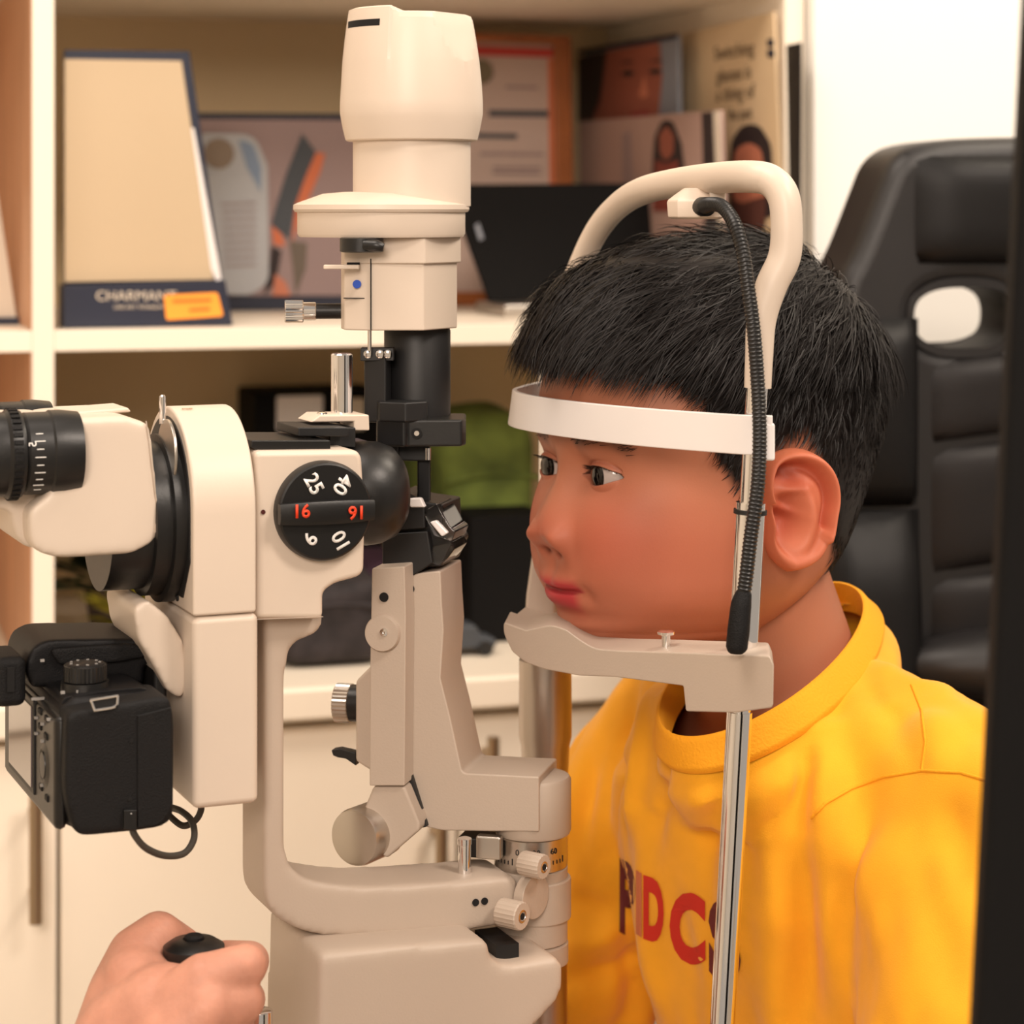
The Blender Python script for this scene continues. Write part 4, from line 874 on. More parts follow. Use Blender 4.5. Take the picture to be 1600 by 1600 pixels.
for c_ in (-.086, .086): curve_solid('slot_rim', [hole_at(c_, 1.22), hole_at(c_)], .030, .006, LEATH, lambda x, d, z: CH(x, d-.016, z), ch)
# centre panels and side bolsters: padded cushions
def pad(name, w0, w1, z0, z1, f0, th, m, par=None, bow=.0):
    bm = bmesh.new(); n = 14; g = []
    for i in range(n+1):
        row = []
        for j in range(n+1):
            x, y = 2*i/n-1, 2*j/n-1; k = ((1-abs(x)**4)*(1-abs(y)**4))**.5
            z = z0+(z1-z0)*(y+1)/2+bow*(1-x*x); row.append(bm.verts.new(CH(w0+(w1-w0)*(x+1)/2, f0+th*k+lean(z), z)))
        g.append(row)
    for i in range(n):
        for j in range(n): bm.faces.new((g[i][j], g[i+1][j], g[i+1][j+1], g[i][j+1]))
    bmesh.ops.solidify(bm, geom=bm.faces[:], thickness=.012)
    return obj(name, bm, m, par or ch, 60)
zs_ = [hzc-.032, cz(700), cz(905), cz(1080), .62]
for a, b in zip(zs_, zs_[1:]): pad('centre_panel', -.116, .116, b+.0015, a-.0015, .018, .013, LEATH2, bow=.010)
pad('headrest_pad', -.130, .130, hzc+.036, top-.012, .016, .020, LEATH)
for s in (-1, 1):
    w0, w1 = sorted((s*.122, s*.196))
    pad('side_bolster', w0, w1, cz(790), hzc+.0, .020, .022, LEATH)
    pad('side_bolster', w0, w1, .56, cz(795), .022, .034, LEATH)
bm = loft(bmesh.new(), [[CH(.21*math.cos(a), .24+.23*math.sin(a), z) for a in [2*math.pi*k/32 for k in range(32)]] for z in (.40, .42, .48, .50)])
obj('seat', bm, LEATH, ch, 40, .012, 3)
obj('gas_column', lathe(CH(0, .20, 0), Z, [(.03, .07), (.03, .40)], 24), BLACKM, ch)
for k in range(5):
    a = 2*math.pi*k/5; d = CF*math.cos(a)+CL*math.sin(a); p = CH(0, .20, .08)
    obj('base_leg', tube_bm([p, p+d*.12-Z*.01, p+d*.22-Z*.025], [.028, .022, .016], 10, sub=3), BLACKM, ch)
    obj('castor', lathe(p+d*.22-Z*.0545-d.cross(Z)*.02, d.cross(Z), [(.025, 0), (.025, .04)], 16), BLACKM, ch)
lc_ = CH(-.055, .050, cz(1030)); bmp = bmesh.new(); ball(bmp, lc_, .10, (.9, .32, .26), sub=3); obj('lumbar_cushion', bmp, LEATH, ch, 180)
for s in (-1, 1):
    q = CH(s*.250, .20, 0.68)
    obj('armrest', tube_bm([q-CF*.10, q-CF*.06+Z*.012, q+CF*.06+Z*.012, q+CF*.12], [.020, .028, .028, .018], 14, sub=5), LEATH, ch, 60)
    obj('armrest_post', lathe(Vector((q.x, q.y, 0)), Z, [(.016, .45), (.016, q.z)], 16), BLACKM, ch)
    obj('armrest_bracket', tube_bm([Vector((q.x, q.y, .46)), CH(s*.15, .2, .43), CH(s*.05, .2, .42)], .016, 10, sub=3), BLACKM, ch)
# ------------------------------------------------------------------ dark equipment panel in the near right foreground
Yp = .74
e0, e1 = W(1600, 120, Yp), W(1520, 1700, Yp)
bt_ = e1+(e1-e0)*((e1.z-0.0)/(e0.z-e1.z))
tp_ = e0+(e0-e1)*.25
eq = prism_pts([tp_, tp_+Vector((.10, .02, 0)), bt_+Vector((.10, .02, 0)), bt_], Vector((.004, .03, 0)))
tag(obj('equipment_panel', eq, BLACKF, None, 40, .004, 3), 'tall black equipment panel edge at the far right in the foreground', 'panel')
# ------------------------------------------------------------------ the boy
PSI = math.radians(28); HF = Vector((-math.cos(PSI), -math.sin(PSI), 0)); HL = Vector((math.sin(PSI), -math.cos(PSI), 0)); HC = Vector((.0978, 1.223, 1.066))
def hw(f, l, z): return HC+HF*f+HL*l+Z*z
boy = thing('person', (0.24, 1.34, .50), 'boy in a yellow T-shirt resting his chin and forehead in the head rest', 'person')
def cr(x, xs, ys):
    """monotone-ish cubic interpolation through table points"""
    xs = np.array(xs, float); ys = np.array(ys, float); x = np.clip(x, xs[0], xs[-1])
    m = np.gradient(ys, xs); i = np.clip(np.searchsorted(xs, x)-1, 0, len(xs)-2); h = xs[i+1]-xs[i]; t = (x-xs[i])/h
    return (2*t**3-3*t**2+1)*ys[i]+(t**3-2*t**2+t)*h*m[i]+(-2*t**3+3*t**2)*ys[i+1]+(t**3-t**2)*h*m[i+1]
ZT = [-.090, -.087, -.080, -.070, -.058, -.045, -.030, -.015, 0, .020, .040, .060, .080, .095, .103, .107]
AF = [.042, .063, .0745, .0775, .0800, .0818, .0828, .0825, .0815, .0830, .0835, .0810, .0715, .0540, .0350, .0005]
AB = [.010, .020, .032, .046, .060, .074, .083, .090, .096, .100, .100, .095, .081, .060, .038, .0005]
AW = [.022, .036, .0475, .0570, .0635, .0665, .0685, .0690, .0690, .0700, .0715, .0700, .0620, .0470, .0300, .0005]
EZ, EL = .0, .0264                                            # eye height and half distance
ER = .0122; EFC = .0655
def G(d, s): return np.exp(-.5*(d/s)**2)
def eye_open(l, z):
    """signed: >0 inside the lid opening"""
    s = np.sign(l); dl = np.abs(l)-EL; t = np.clip(dl/.0138, -1, 1)
    zc = EZ+.0006*t
    up = .0050*(1-np.abs(t)**2.3); lo = .0043*(1-np.abs(t)**2.0)
    d = np.where(z > zc, up-(z-zc), lo-(zc-z))
    return np.where(np.abs(dl) < .0138, d, -np.abs(np.abs(dl)-.0138)-np.abs(z-zc)*.6)
def head_pt(a, z, face=True):
    A = cr(z, ZT, AF); Bk = cr(z, ZT, AB); Wd = cr(z, ZT, AW)
    n = 2.0+.45*sstep(z, -.085, -.06)*(1-sstep(z, .02, .06))
    c, s = np.cos(a), np.sin(a)
    l = Wd*np.sign(s)*np.abs(s)**(2/n); f = np.where(c > 0, A, Bk)*np.sign(c)*np.abs(c)**(2/n)
    if not face: return f, l, z
    w = sstep(c, .05, .45); al = np.abs(l)
    d = np.zeros_like(f)
    # brow, sockets, cheeks
    d += .0022*G(z-.0165, .007)*G(al-.026, .016)
    d += -.0050*G(z-.001, .0085)*G(al-.028, .0135) - .0035*G(z-.002, .008)*G(al-.0145, .005)
    d += .0050*G(z+.030, .016)*G(al-.036, .015) + .0035*G(z+.055, .014)*G(al-.040, .014)
    # nose
    k = sstep(-z, -.006, .024)
    wid = .0052+.0034*k
    d += (.0022+.0036*k)*G(al, wid)*sstep(z, -.0425, -.0300)*(1-sstep(z, .002, .018))
    d += .0056*G(al, .0118)*np.where(z > -.0300, G(z+.0300, .0110), G(z+.0300, .0074))
    d += .0070*G(al-.0132, .0052)*G(z+.0332, .0060)
    d += -.0020*G(al-.0195, .0028)*G(z+.034, .006)
    d += -.0032*G(al-.0068, .0030)*G(z+.0402, .0018)
    # philtrum, lips, chin
    d += .0045*G(al, .019)*G(z+.0500, .0080)
    d += -.0012*G(al, .0026)*G(z+.0480, .004)
    d += .0048*G(al, .0150)*G(z+.0556, .0036)*(1-.25*G(al, .003))
    d += .0074*G(al, .0140)*G(z+.0652, .0048)
    d += -.0032*sstep(.0215-al, 0, .008)*G(z+.0600-.0012*(al/.02)**2, .0011)
    d += -.0030*G(al-.0225, .004)*G(z+.0602, .004)
    d += -.0028*G(al, .017)*G(z+.0722, .0034)
    d += .0042*G(al, .016)*G(z+.0805, .0060)
    f = f+d*w
    # eyelids wrapped round the eyeball, and the opening between them
    dl = al-EL; r2 = dl**2+(z-EZ)**2
    sph = EFC+np.sqrt(np.maximum(ER**2-r2, 0)); lid = EFC+np.sqrt(np.maximum((ER+.0013)**2-r2, 0))
    near = (r2 < (ER+.0012)**2) & (c > 0)
    op = eye_open(l, z)
    lidf = np.where(near, np.maximum(f, lid)*(1-.0)+0, f)
    bl = sstep(np.sqrt(r2), .0135, .0105)
    fl = f*(1-bl)+np.maximum(f, lid)*bl
    fl = np.where(c > 0, fl, f)
    # crease of the upper lid
    fl = fl-.0009*np.where(c > 0, G(op+.0024, .0006)*(z > EZ)*(np.abs(dl) < .0135), 0)
    inn = sstep(op, -.0005, .0005)
    f = np.where(c > 0, fl*(1-inn)+(sph-.0030)*inn, fl)
    return f, l, z
def hair_zone(a, z):
    """>0 inside the hair region, in metres of height above the hairline"""
    ad = np.degrees(np.abs(a))
    hl = cr(ad, [0, 25, 45, 58, 66, 74, 83, 88, 98, 108, 118, 135, 180], [.058, .058, .056, .049, .036, .008, -.006, .004, .020, -.004, -.036, -.050, -.054])
    return z-hl
def lc(r, g, b): return np.array([lin(r), lin(g), lin(b)])
SK, SKR, LIP, DK, SCALP = lc(180, 116, 88), lc(180, 92, 70), lc(178, 58, 62), lc(26, 17, 15), lc(30, 23, 21)
na, nz = 380, 400
tt = np.linspace(-1, 1, na, endpoint=False); aa = math.pi*(.52*tt+.48*tt**3)       # dense at the front
zz = np.concatenate([np.linspace(-.090, .030, 300), np.linspace(.030, .107, nz-300+1)[1:]])
Agr, Zgr = np.meshgrid(aa, zz)
fH, lH, zH = head_pt(Agr, Zgr)
al = np.abs(lH); front = np.cos(Agr) > .1
colr = np.zeros(fH.shape+(3,)); colr[:] = SK
def blend(c, w): global colr; w = np.clip(w, 0, 1)[..., None]; colr = colr*(1-w)+c*w
blend(SKR, .75*G(zH+.030, .017)*G(al-.040, .018)*front); blend(SKR, .6*G(zH+.031, .009)*G(al, .010)*front); blend(SKR, .35*G(zH+.06, .03)*front)
up = (sstep(.0225-al, 0, .006)*np.where(zH > -.0598, G(zH+.0586, .0030), G(zH+.0632, .0046)*sstep(.0205-al, 0, .009)))
blend(LIP, 1.4*up*front)
blend(lc(130, 44, 44), .6*sstep(.0220-al, 0, .004)*G(zH+.0600-.0012*(al/.02)**2, .0009)*front)
blend(lc(90, 40, 30), .8*G(al-.0068, .0022)*G(zH+.0405, .0012)*front)
op = eye_open(lH, zH); upl = (zH > EZ-.0005)
blend(lc(150, 84, 66), .5*G(op+.0024, .0008)*upl*front*(np.abs(al-EL) < .0135))
blend(DK, .95*sstep(op, -.0011, -.0003)*front*upl); blend(lc(120, 64, 52), .6*sstep(op, -.0009, -.0002)*front*(~upl))
brow = G(zH-(.0185+.0025*sstep(al, .016, .032)-.006*sstep(al, .036, .048)), .0036)*sstep(al, .0115, .017)*(1-sstep(al, .040, .050))
blend(lc(70, 44, 34), .85*brow*front)
hzv = hair_zone(Agr, zH)
blend(SCALP, sstep(hzv, -.006, .007))
HM = np.array([list(HF), list(HL), [0, 0, 1]]); verts = [tuple(p) for p in (np.stack([fH.ravel(), lH.ravel(), zH.ravel()], -1) @ HM + np.array(list(HC)))]
faces = []
for i in range(nz-1):
    for j in range(na): j2 = (j+1) % na; faces.append((i*na+j, i*na+j2, (i+1)*na+j2, (i+1)*na+j))
faces.append(tuple((nz-1)*na+j for j in range(na)))
hcols = colr.reshape(-1, 3)
# --- ears
def ear(side):
    n1, n2 = 72, 90; vs = []; cs = []; fs = []
    # outline in (x back, y up), metres; ear is 0.037 wide and 0.063 high
    oa = np.array([-90, -60, -35, -10, 15, 40, 65, 90, 115, 140, 160, 180, 205, 230, 255, 270])
    orr = np.array([.0312, .0298, .0268, .0245, .0265, .0290, .0310, .0315, .0300, .0240, .0180, .0150, .0155, .0200, .0275, .0312])
    ox, oy = .0165, .030
    RT = cr(np.array([-90+360*j/n2 for j in range(n2)]), oa, orr)
    for i in range(n1):
        t = i/(n1-1)
        for j in range(n2):
            th = -90+360*j/n2; r = float(RT[j]); r_ = t*r; x = r_*math.cos(math.radians(th)); y = r_*math.sin(math.radians(th))
            back = .5+.5*math.cos(math.radians(th-20))                     # helix strong on the rear/top rim
            rim = math.exp(-.5*((t-.88)/.085)**2)*(.0060 if -40 < th < 165 else .0022)
            groove = -.0038*math.exp(-.5*((t-.73)/.07)**2)*(1 if -30 < th < 120 else .2)
            # antihelix: curved ridge
            ax_ = .0035+.006*math.cos(math.radians((y+.004)*4200)); anti = .0040*math.exp(-.5*((x-ax_)/.0030)**2)*math.exp(-.5*((y+.001)/.0130)**2)
            crus = .0030*math.exp(-.5*((y-.0110-.12*x)/.0022)**2)*math.exp(-.5*((x+.001)/.0060)**2)
            concha = -.0072*math.exp(-.5*(((x+.0045)/.0062)**2+((y+.0035)/.0085)**2)**1.3)
            root = .0034*math.exp(-.5*((y-.0010+.35*(x+.004))/.0020)**2)*math.exp(-.5*((x+.006)/.0060)**2)
            tragus = .0050*math.exp(-.5*(((x+.0125)/.0030)**2+((y+.0065)/.0050)**2))
            lobe = .0042*math.exp(-.5*(((x+.001)/.0085)**2+((y+.0225)/.0062)**2))
            edge = -.0052*max(0, (t-.93)/.07)**2
            fold = -.0045*math.exp(-.5*((y-.0170+.2*x)/.0042)**2)*math.exp(-.5*((x+.002)/.007)**2)
            h = .0060+rim+groove+anti+crus+concha+tragus+lobe+edge+fold+root
            out = .010*sst((x+.012)/.036)                              # flares away from the skull towards the back
            # place: x -> -f , y -> z, h -> outwards l
            tilt = math.radians(8)
            X = (x+ox); Yy = y
            f = +.007-(X*math.cos(tilt)+Yy*math.sin(tilt)*.35)*.88; z = -.0165+Yy*math.cos(tilt)
            l = side*(.0690+h+out)
            vs.append(hw(f, l, z)); red = min(1, max(0, -(groove+concha*.6+fold)/.004)); e_ = SK*(1-.42)+lc(220, 108, 74)*.42
            cs.append(e_*(1-.55*red)+lc(176, 66, 46)*.55*red)
    nb = len(vs)
    for j in range(n2):                                                # back of the ear
        th = -90+360*j/n2; r = float(cr(np.array([th]), oa, orr)[0]); x = r*.88*math.cos(math.radians(th)); y = r*.88*math.sin(math.radians(th)); tilt = math.radians(8)
        vs.append(hw(+.007-((x+ox)*math.cos(tilt)+y*math.sin(tilt)*.35)*.88, side*(.0640+.006*sst((x+.012)/.036)), -.0165+y*math.cos(tilt))); cs.append(lc(200, 110, 82))
    for i in range(n1-1):
        for j in range(n2): j2 = (j+1) % n2; fs.append((i*n2+j, i*n2+j2, (i+1)*n2+j2, (i+1)*n2+j))
    for j in range(n2): j2 = (j+1) % n2; fs.append(((n1-1)*n2+j, (n1-1)*n2+j2, nb+j2, nb+j))
    return vs, cs, fs
def sst(x): x = min(1, max(0, x)); return x*x*(3-2*x)
allv = list(verts); allc = list(hcols); allf = list(faces)
for s in (1, -1):
    v_, c_, f_ = ear(s); o_ = len(allv); allv += v_; allc += c_; allf += [tuple(i+o_ for i in q) for q in f_]
# --- neck, torso and arms (skin under the clothes)
PT = math.radians(32); TF = Vector((-math.cos(PT), -math.sin(PT), 0)); TL = Vector((math.sin(PT), -math.cos(PT), 0)); NK = Vector((.150, 1.252, 0))
SEC = [(.50, -.105, .105, .150), (.60, -.090, .102, .142), (.70, -.068, .098, .126), (.78, -.048, .096, .126), (.84, -.032, .092, .128), (.88, -.020, .082, .122), (.915, -.010, .068, .098), (.940, 0, .057, .070), (.962, .009, .050, .055), (.985, .016, .044, .047)]
def torso_rings(gd, gw, zmax=1.0):
    return [[NK+TF*(off+(d+gd)*math.copysign(abs(math.cos(a))**.9, math.cos(a)))+TL*((w+gw)*math.copysign(abs(math.sin(a))**.9, math.sin(a)))+Z*z for a in [2*math.pi*k/40 for k in range(40)]] for z, off, d, w in SEC if z <= zmax]
def armpts(s):
    sh = NK+TL*(s*.122)+TF*-.022+Z*.886; el = NK+TL*(s*.180)+TF*.035+Z*.715; wr = NK+TL*(s*.135)+TF*.235+Z*.712
    return sh, el, wr
bm = bmesh.new(); loft(bm, torso_rings(-.012, -.016, .95))
chain(bm, [hw(-.022, 0, -.020), hw(-.026, 0, -.055), NK+Z*.975+TF*.018, NK+Z*.925], [.047, .046, .045, .048], .25, 3)
for s in (1, -1):
    sh, el, wr = armpts(s); chain(bm, [sh, el], [.040, .034], .25, 3); chain(bm, [el, wr], [.036, .024], .25, 3)
    hd = TF; pc_ = wr+hd*.045; chain(bm, [wr, pc_], [.022, .026], .3)
    for k, (o_, ln) in enumerate(((-.024, .028), (-.008, .034), (.008, .033), (.023, .026))):
        b0 = pc_+TL*(o_*s)+hd*.012; chain(bm, [b0, b0+hd*ln-Z*.004, b0+hd*(ln+.012)-Z*.020], [.0088, .0082, .0072], .3)
    b0 = pc_-TL*(s*.020)-hd*.015; chain(bm, [b0, b0-TL*(s*.020)+hd*.02, b0-TL*(s*.024)+hd*.042], [.011, .0095, .008], .3)
    # thighs
    hp = NK+TF*-.10+TL*(s*.07)+Z*.555; kn = NK+TF*.20+TL*(s*.10)+Z*.53; ft = NK+TF*.16+TL*(s*.10)+Z*.07; chain(bm, [hp, kn], [.072, .052], .25); chain(bm, [kn, ft], [.050, .034], .25); chain(bm, [ft-Z*.03, ft+TF*.13-Z*.045], [.032, .024], .25)
tm = remesh(bm, .004, 6, .6)
o_ = len(allv); allv += [v.co.copy() for v in tm.vertices]; allf += [tuple(i+o_ for i in p.vertices) for p in tm.polygons]
nk_ = lc(196, 128, 98); nape = []
for v in tm.vertices:
    p = v.co-HC; f_, l_, z_ = p.dot(HF), p.dot(HL), p.z; w = 0
    w = float(sstep(np.array([z_]), -.060, -.035)[0])*float(sstep(np.array([-f_]), .030, .050)[0])
    allc.append(SK*.9*(1-w)+SCALP*w)
bpy.data.meshes.remove(tm)
SKIN = mat('boy_skin', rgb(206, 142, 110), .50, attr='skin', sss=.12, bump=.06, bscale=900, spec=.35)
me = bpy.data.meshes.new('body'); me.from_pydata(allv, [], allf)
ca = me.color_attributes.new('skin', 'FLOAT_COLOR', 'POINT'); arr = np.ones((len(allv), 4)); arr[:, :3] = np.array(allc); ca.data.foreach_set('color', arr.ravel())
bm = bmesh.new(); bm.from_mesh(me); bmesh.ops.recalc_face_normals(bm, faces=bm.faces); bm.to_mesh(me); bm.free()
finish(me, SKIN, 180); body_o = link('body', me, boy)
# --- eyeballs
EYE = mat('eye', (1, 1, 1, 1), .12, attr='eye', coat=.35, spec=.3)
for s in (1, -1):
    c = hw(EFC, s*EL, EZ); g = Vector((-.90, -.43 if s > 0 else -.50, -.02)).normalized(); n1, n2 = 60, 60
    e1 = g.orthogonal().normalized(); e2 = g.cross(e1); vs = [c+g*(ER+.0004)]; cs = [lc(8, 5, 5)]; fs = []
    for i in range(1, n1):
        t = math.pi*i/n1; d = math.degrees(t)
        rr_ = ER+(.0004 if d < 26 else 0); col = lc(6, 4, 4) if d < 14 else lc(15, 9, 6) if d < 31 else lc(10, 6, 5) if d < 34 else lc(178, 164, 158)
        for j in range(n2): a = 2*math.pi*j/n2; vs.append(c+(g*math.cos(t)+(e1*math.cos(a)+e2*math.sin(a))*math.sin(t))*rr_); cs.append(col)
    for j in range(n2): fs.append((0, 1+j, 1+(j+1) % n2))
    for i in range(n1-2):
        for j in range(n2): j2 = (j+1) % n2; fs.append((1+i*n2+j, 1+i*n2+j2, 1+(i+1)*n2+j2, 1+(i+1)*n2+j))
    me = bpy.data.meshes.new('eyeball'); me.from_pydata(vs, [], fs); ca = me.color_attributes.new('eye', 'FLOAT_COLOR', 'POINT'); arr = np.ones((len(vs), 4)); arr[:, :3] = np.array(cs); ca.data.foreach_set('color', arr.ravel())
    bm = bmesh.new(); bm.from_mesh(me); bmesh.ops.recalc_face_normals(bm, faces=bm.faces); bm.to_mesh(me); bm.free()
    finish(me, EYE, 180); link('eyeball', me, boy)['label'] = 'dark brown eye'
# --- hair: a thin shell and many strands
HAIR = mat('black_hair', rgb(24, 19, 18), .50, spec=.28, vary=.35, vscale=400)
na2, nz2 = 150, 90
A2, Z2 = np.meshgrid(np.linspace(-math.pi, math.pi, na2, endpoint=False), np.linspace(-.058, .1068, nz2))
def thick(a, z): return .0012+.0085*sstep(z, .035, .085)+.0030*sstep(z, .0, .04)*sstep(np.abs(a), 1.7, 2.6)
f2, l2, z2 = head_pt(A2, Z2, False); hz2 = hair_zone(A2, Z2)
nv = np.stack([f2/.094**2, l2/.0715**2, (z2-.012)/.095**2], -1); nv /= np.linalg.norm(nv, axis=-1, keepdims=True)
t2 = np.where(hz2 > .004, thick(A2, Z2)*sstep(hz2, .002, .014), -.003)
ph = np.stack([f2, l2, z2], -1)+nv*t2[..., None]
hv = [hw(*p) for p in ph.reshape(-1, 3)]; hf = []
for i in range(nz2-1):
    for j in range(na2):
        j2 = (j+1) % na2; q = (i*na2+j, i*na2+j2, (i+1)*na2+j2, (i+1)*na2+j)
        if min(hz2.ravel()[k] for k in q) > -.001: hf.append(q)
hf.append(tuple((nz2-1)*na2+j for j in range(na2)))
hair = pydata('hair', hv, hf, HAIR, boy, 180)
rng = np.random.default_rng(5)
def strands(N, amin, amax, zmin, zmax, lenf, wid, seed, lift0):
    rg = np.random.default_rng(seed); a = rg.uniform(amin, amax, N*3); z = zmin+(zmax-zmin)*rg.uniform(0, 1, N*3)**.9
    keep = hair_zone(a, z) > rg.uniform(-.002, .008, N*3); a, z = a[keep][:N], z[keep][:N]; n_ = len(a)
    f, l, z = head_pt(a, z, False); p = np.stack([f, l, z], -1)
    th = thick(a, z)*.55
    S3 = np.array([.094, .0715, .095]); Zo = np.array([0, 0, .012])
    def nrm(p): g = (p-Zo)/S3**2; return g/np.linalg.norm(g, axis=-1, keepdims=True)
    def gv(p): return np.sqrt((((p-Zo)/S3)**2).sum(-1))
    p = p+nrm(p)*th[:, None]
    crown = np.array([-.070, .008, .085]); ln = lenf(a, p[:, 2], p[:, 0], rg.uniform(.6, 1.25, n_)); ns = 6; P = [p.copy()]
    cl = np.floor(p/np.array([.011, .011, .011])); h = np.sin(cl @ np.array([12.9898, 78.233, 37.719]))*43758.5453; h = h-np.floor(h)
    turn = (h-.5)*1.0+rg.normal(0, .16, n_)+.25
    lift = lift0*rg.uniform(.5, 1.3, n_)+.12*(h-.4); g0 = gv(p)
    for k in range(ns):
        n = nrm(p); d = p-crown; d -= n*(d*n).sum(-1, keepdims=True); d /= np.linalg.norm(d, axis=-1, keepdims=True)+1e-9
        b = np.cross(n, d); tn = turn*(1-.5*k/ns); d = d*np.cos(tn)[:, None]+b*np.sin(tn)[:, None]
        lf = lift*(1-1.25*k/(ns-1)); d = d*np.cos(lf)[:, None]+n*np.sin(lf)[:, None]
        p = p+d*(ln/ns)[:, None]; gg = gv(p); lo = np.maximum(g0*.995, gg); p = Zo+(p-Zo)*(lo/gg)[:, None]
        P.append(p.copy())
    P = np.stack(P, 1)
    T = np.gradient(P, axis=1); n = nrm(P.reshape(-1, 3)).reshape(P.shape); s = np.cross(T, n); s /= np.linalg.norm(s, axis=-1, keepdims=True)+1e-9
    wd = wid*np.array([.8, 1, 1, .9, .75, .5, .12]); tw = rg.uniform(-.8, .8, n_)
    s = s*np.cos(tw)[:, None, None]+n*np.sin(tw)[:, None, None]
    Lf = P-s*wd[None, :, None]; Rt = P+s*wd[None, :, None]
    M = np.array([list(HF), list(HL), [0, 0, 1]]); c0 = np.array(list(HC))
    vv = np.stack([Lf, Rt], 2).reshape(-1, 3) @ M + c0
    base = (np.arange(n_)*14)[:, None]+np.arange(6)*2; base = base.ravel()
    return vv, np.stack([base, base+1, base+3, base+2], -1)
def mk(name, parts, m):
    vv = []; ff = []; o = 0
    for v, f in parts: vv.append(v); ff.append(f+o); o += len(v)
    vv = np.concatenate(vv); ff = np.concatenate(ff); me = bpy.data.meshes.new(name); me.vertices.add(len(vv)); me.vertices.foreach_set('co', vv.ravel())
    me.loops.add(ff.size); me.loops.foreach_set('vertex_index', ff.ravel()); me.polygons.add(len(ff)); me.polygons.foreach_set('loop_start', np.arange(0, ff.size, 4)); me.update(calc_edges=True); me.validate()
    finish(me, m, 180); o = link(name, me, hair); o['kind'] = 'stuff'; return o
long_ = lambda a, z, f, r: (.010+.034*sstep(z, .050, .080))*r*(1-.22*sstep(f, .04, .08))
shrt_ = lambda a, z, f, r: (.006+.010*sstep(z, .0, .05))*r
mk('strands', [strands(21000, -math.pi, math.pi, .045, .1069, long_, .00030, 1, .34), strands(12000, -math.pi, math.pi, -.056, .070, shrt_, .00026, 2, .30), strands(2200, -1.0, 1.0, .066, .092, lambda a, z, f, r: .030*r, .00028, 3, .5), strands(1100, 2.2, 4.1, .045, .095, lambda a, z, f, r: .026*r, .00025, 4, .75), strands(500, -3.14, 3.14, .085, .106, lambda a, z, f, r: .030*r, .00022, 6, .8)], HAIR)
# eyebrow and lash hairs
def hairlets(spec, wid):
    vv = []; ff = []
    for p, d, ln in spec:
        s = d.cross(HF).normalized()*wid; q = p+d*ln*.5; r = p+d*ln; k = len(vv); vv += [p-s, p+s, q+s*.8, q-s*.8, r+s*.1, r-s*.1]; ff += [(k, k+1, k+2, k+3), (k+3, k+2, k+4, k+5)]
    return np.array([list(v) for v in vv]), np.array(ff)
sp_ = []; R_ = random.Random(4)
def surf(l, z):
    s = 1 if l >= 0 else -1; A = np.linspace(0, 1.35, 500)*s; f, ll, _ = head_pt(A, np.full(500, z)); i = int(np.argmin(np.abs(ll-l))); return f[i]
for s in (1, -1):
    for k in range(110):
        x = R_.uniform(.0115, .047); zc = .0185+.0025*sst((x-.016)/.016)-.006*sst((x-.036)/.012); z = zc+R_.gauss(0, .0016)
        d = (HL*s*1.0+Z*R_.uniform(-.1, .5)-HF*(.25+6*max(0, x-.03))).normalized(); sp_.append((hw(surf(s*x, z)+.0004, s*x, z), d, R_.uniform(.004, .007)))
    for k in range(46):
        t = R_.uniform(-.92, .95); x = EL+t*.0138; z = EZ+.0006*t+.0050*(1-abs(t)**2.3)
        d = (HF*.9+HL*s*t*.5+Z*.25-Z*.0).normalized(); sp_.append((hw(EFC+math.sqrt(max(0, (ER+.0006)**2-(x-EL)**2-(z-EZ)**2)), s*x, z), d, R_.uniform(.003, .0055)))
v_, f_ = hairlets(sp_, .00016); mk('brows_and_lashes', [(v_, f_)], HAIR)

# ------------------------------------------------------------------ T-shirt
SHIRT = mat('yellow_cotton', rgb(250, 174, 24), .85, bump=.25, bscale=1600, vary=.05, vscale=40, sheen=.15)
bm = bmesh.new(); loft(bm, torso_rings(.010, .008, .95))
for s in (1, -1):
    sh, el, wr = armpts(s); e2 = sh.lerp(el, .80); chain(bm, [NK+TL*(s*.06)-TF*.014+Z*.915, sh, sh.lerp(el, .3), e2], [.046, .056, .058, .056], .2, 3)
cb0, cb1 = W(1318, 915, 1.288), W(1056, 1150, 1.180)
rc = (cb0+cb1)/2; ra = (cb1-cb0)/2; RA = ra.length; ea = ra.normalized(); eb = TL; en = ea.cross(eb).normalized()
if en.z < 0: en = -en
RB = .050
def ell(e, d): return [rc+ea*(RA+e)*math.cos(2*math.pi*k/120)+eb*(RB+e)*math.sin(2*math.pi*k/120)+en*d for k in range(120)]
loft(bm, [ell(0, .006), ell(.0015, -.006), ell(.007, -.018), ell(.014, -.030), ell(.006, -.055)])
sm = remesh(bm, .0032, 8, .6)
bm = bmesh.new(); bm.from_mesh(sm); bpy.data.meshes.remove(sm)
bm.normal_update(); dele = []
def fold(p):
    """broad drape folds of the loose cotton"""
    q = p-NK; x = q.dot(TL); y = q.dot(TF); z = p.z; h = 0
    n1 = noise.noise(Vector((x*30, y*30, z*9))); n2 = noise.noise(Vector((x*55+7, y*55, z*16))); n3 = noise.noise(Vector((x*16, y*16, z*22+4)))
    h = .0095*n1+.0034*n2+.0045*n3; q = p-rc; e_ = math.hypot(q.dot(ea)/RA, q.dot(eb)/RB); h *= sst((e_-1.15)/.5) if q.dot(en) > -.06 else 1
    return h
def ridge(p, a, b, w, h):
    """raised crease along a segment"""
    t = max(0, min(1, (p-a).dot(b-a)/(b-a).length_squared)); d = (p-a.lerp(b, t)).length
    return h*math.exp(-.5*(d/w)**2)*math.sin(math.pi*min(1, max(0, .08+.84*t)))
BVF = BVHTree.FromBMesh(bm)
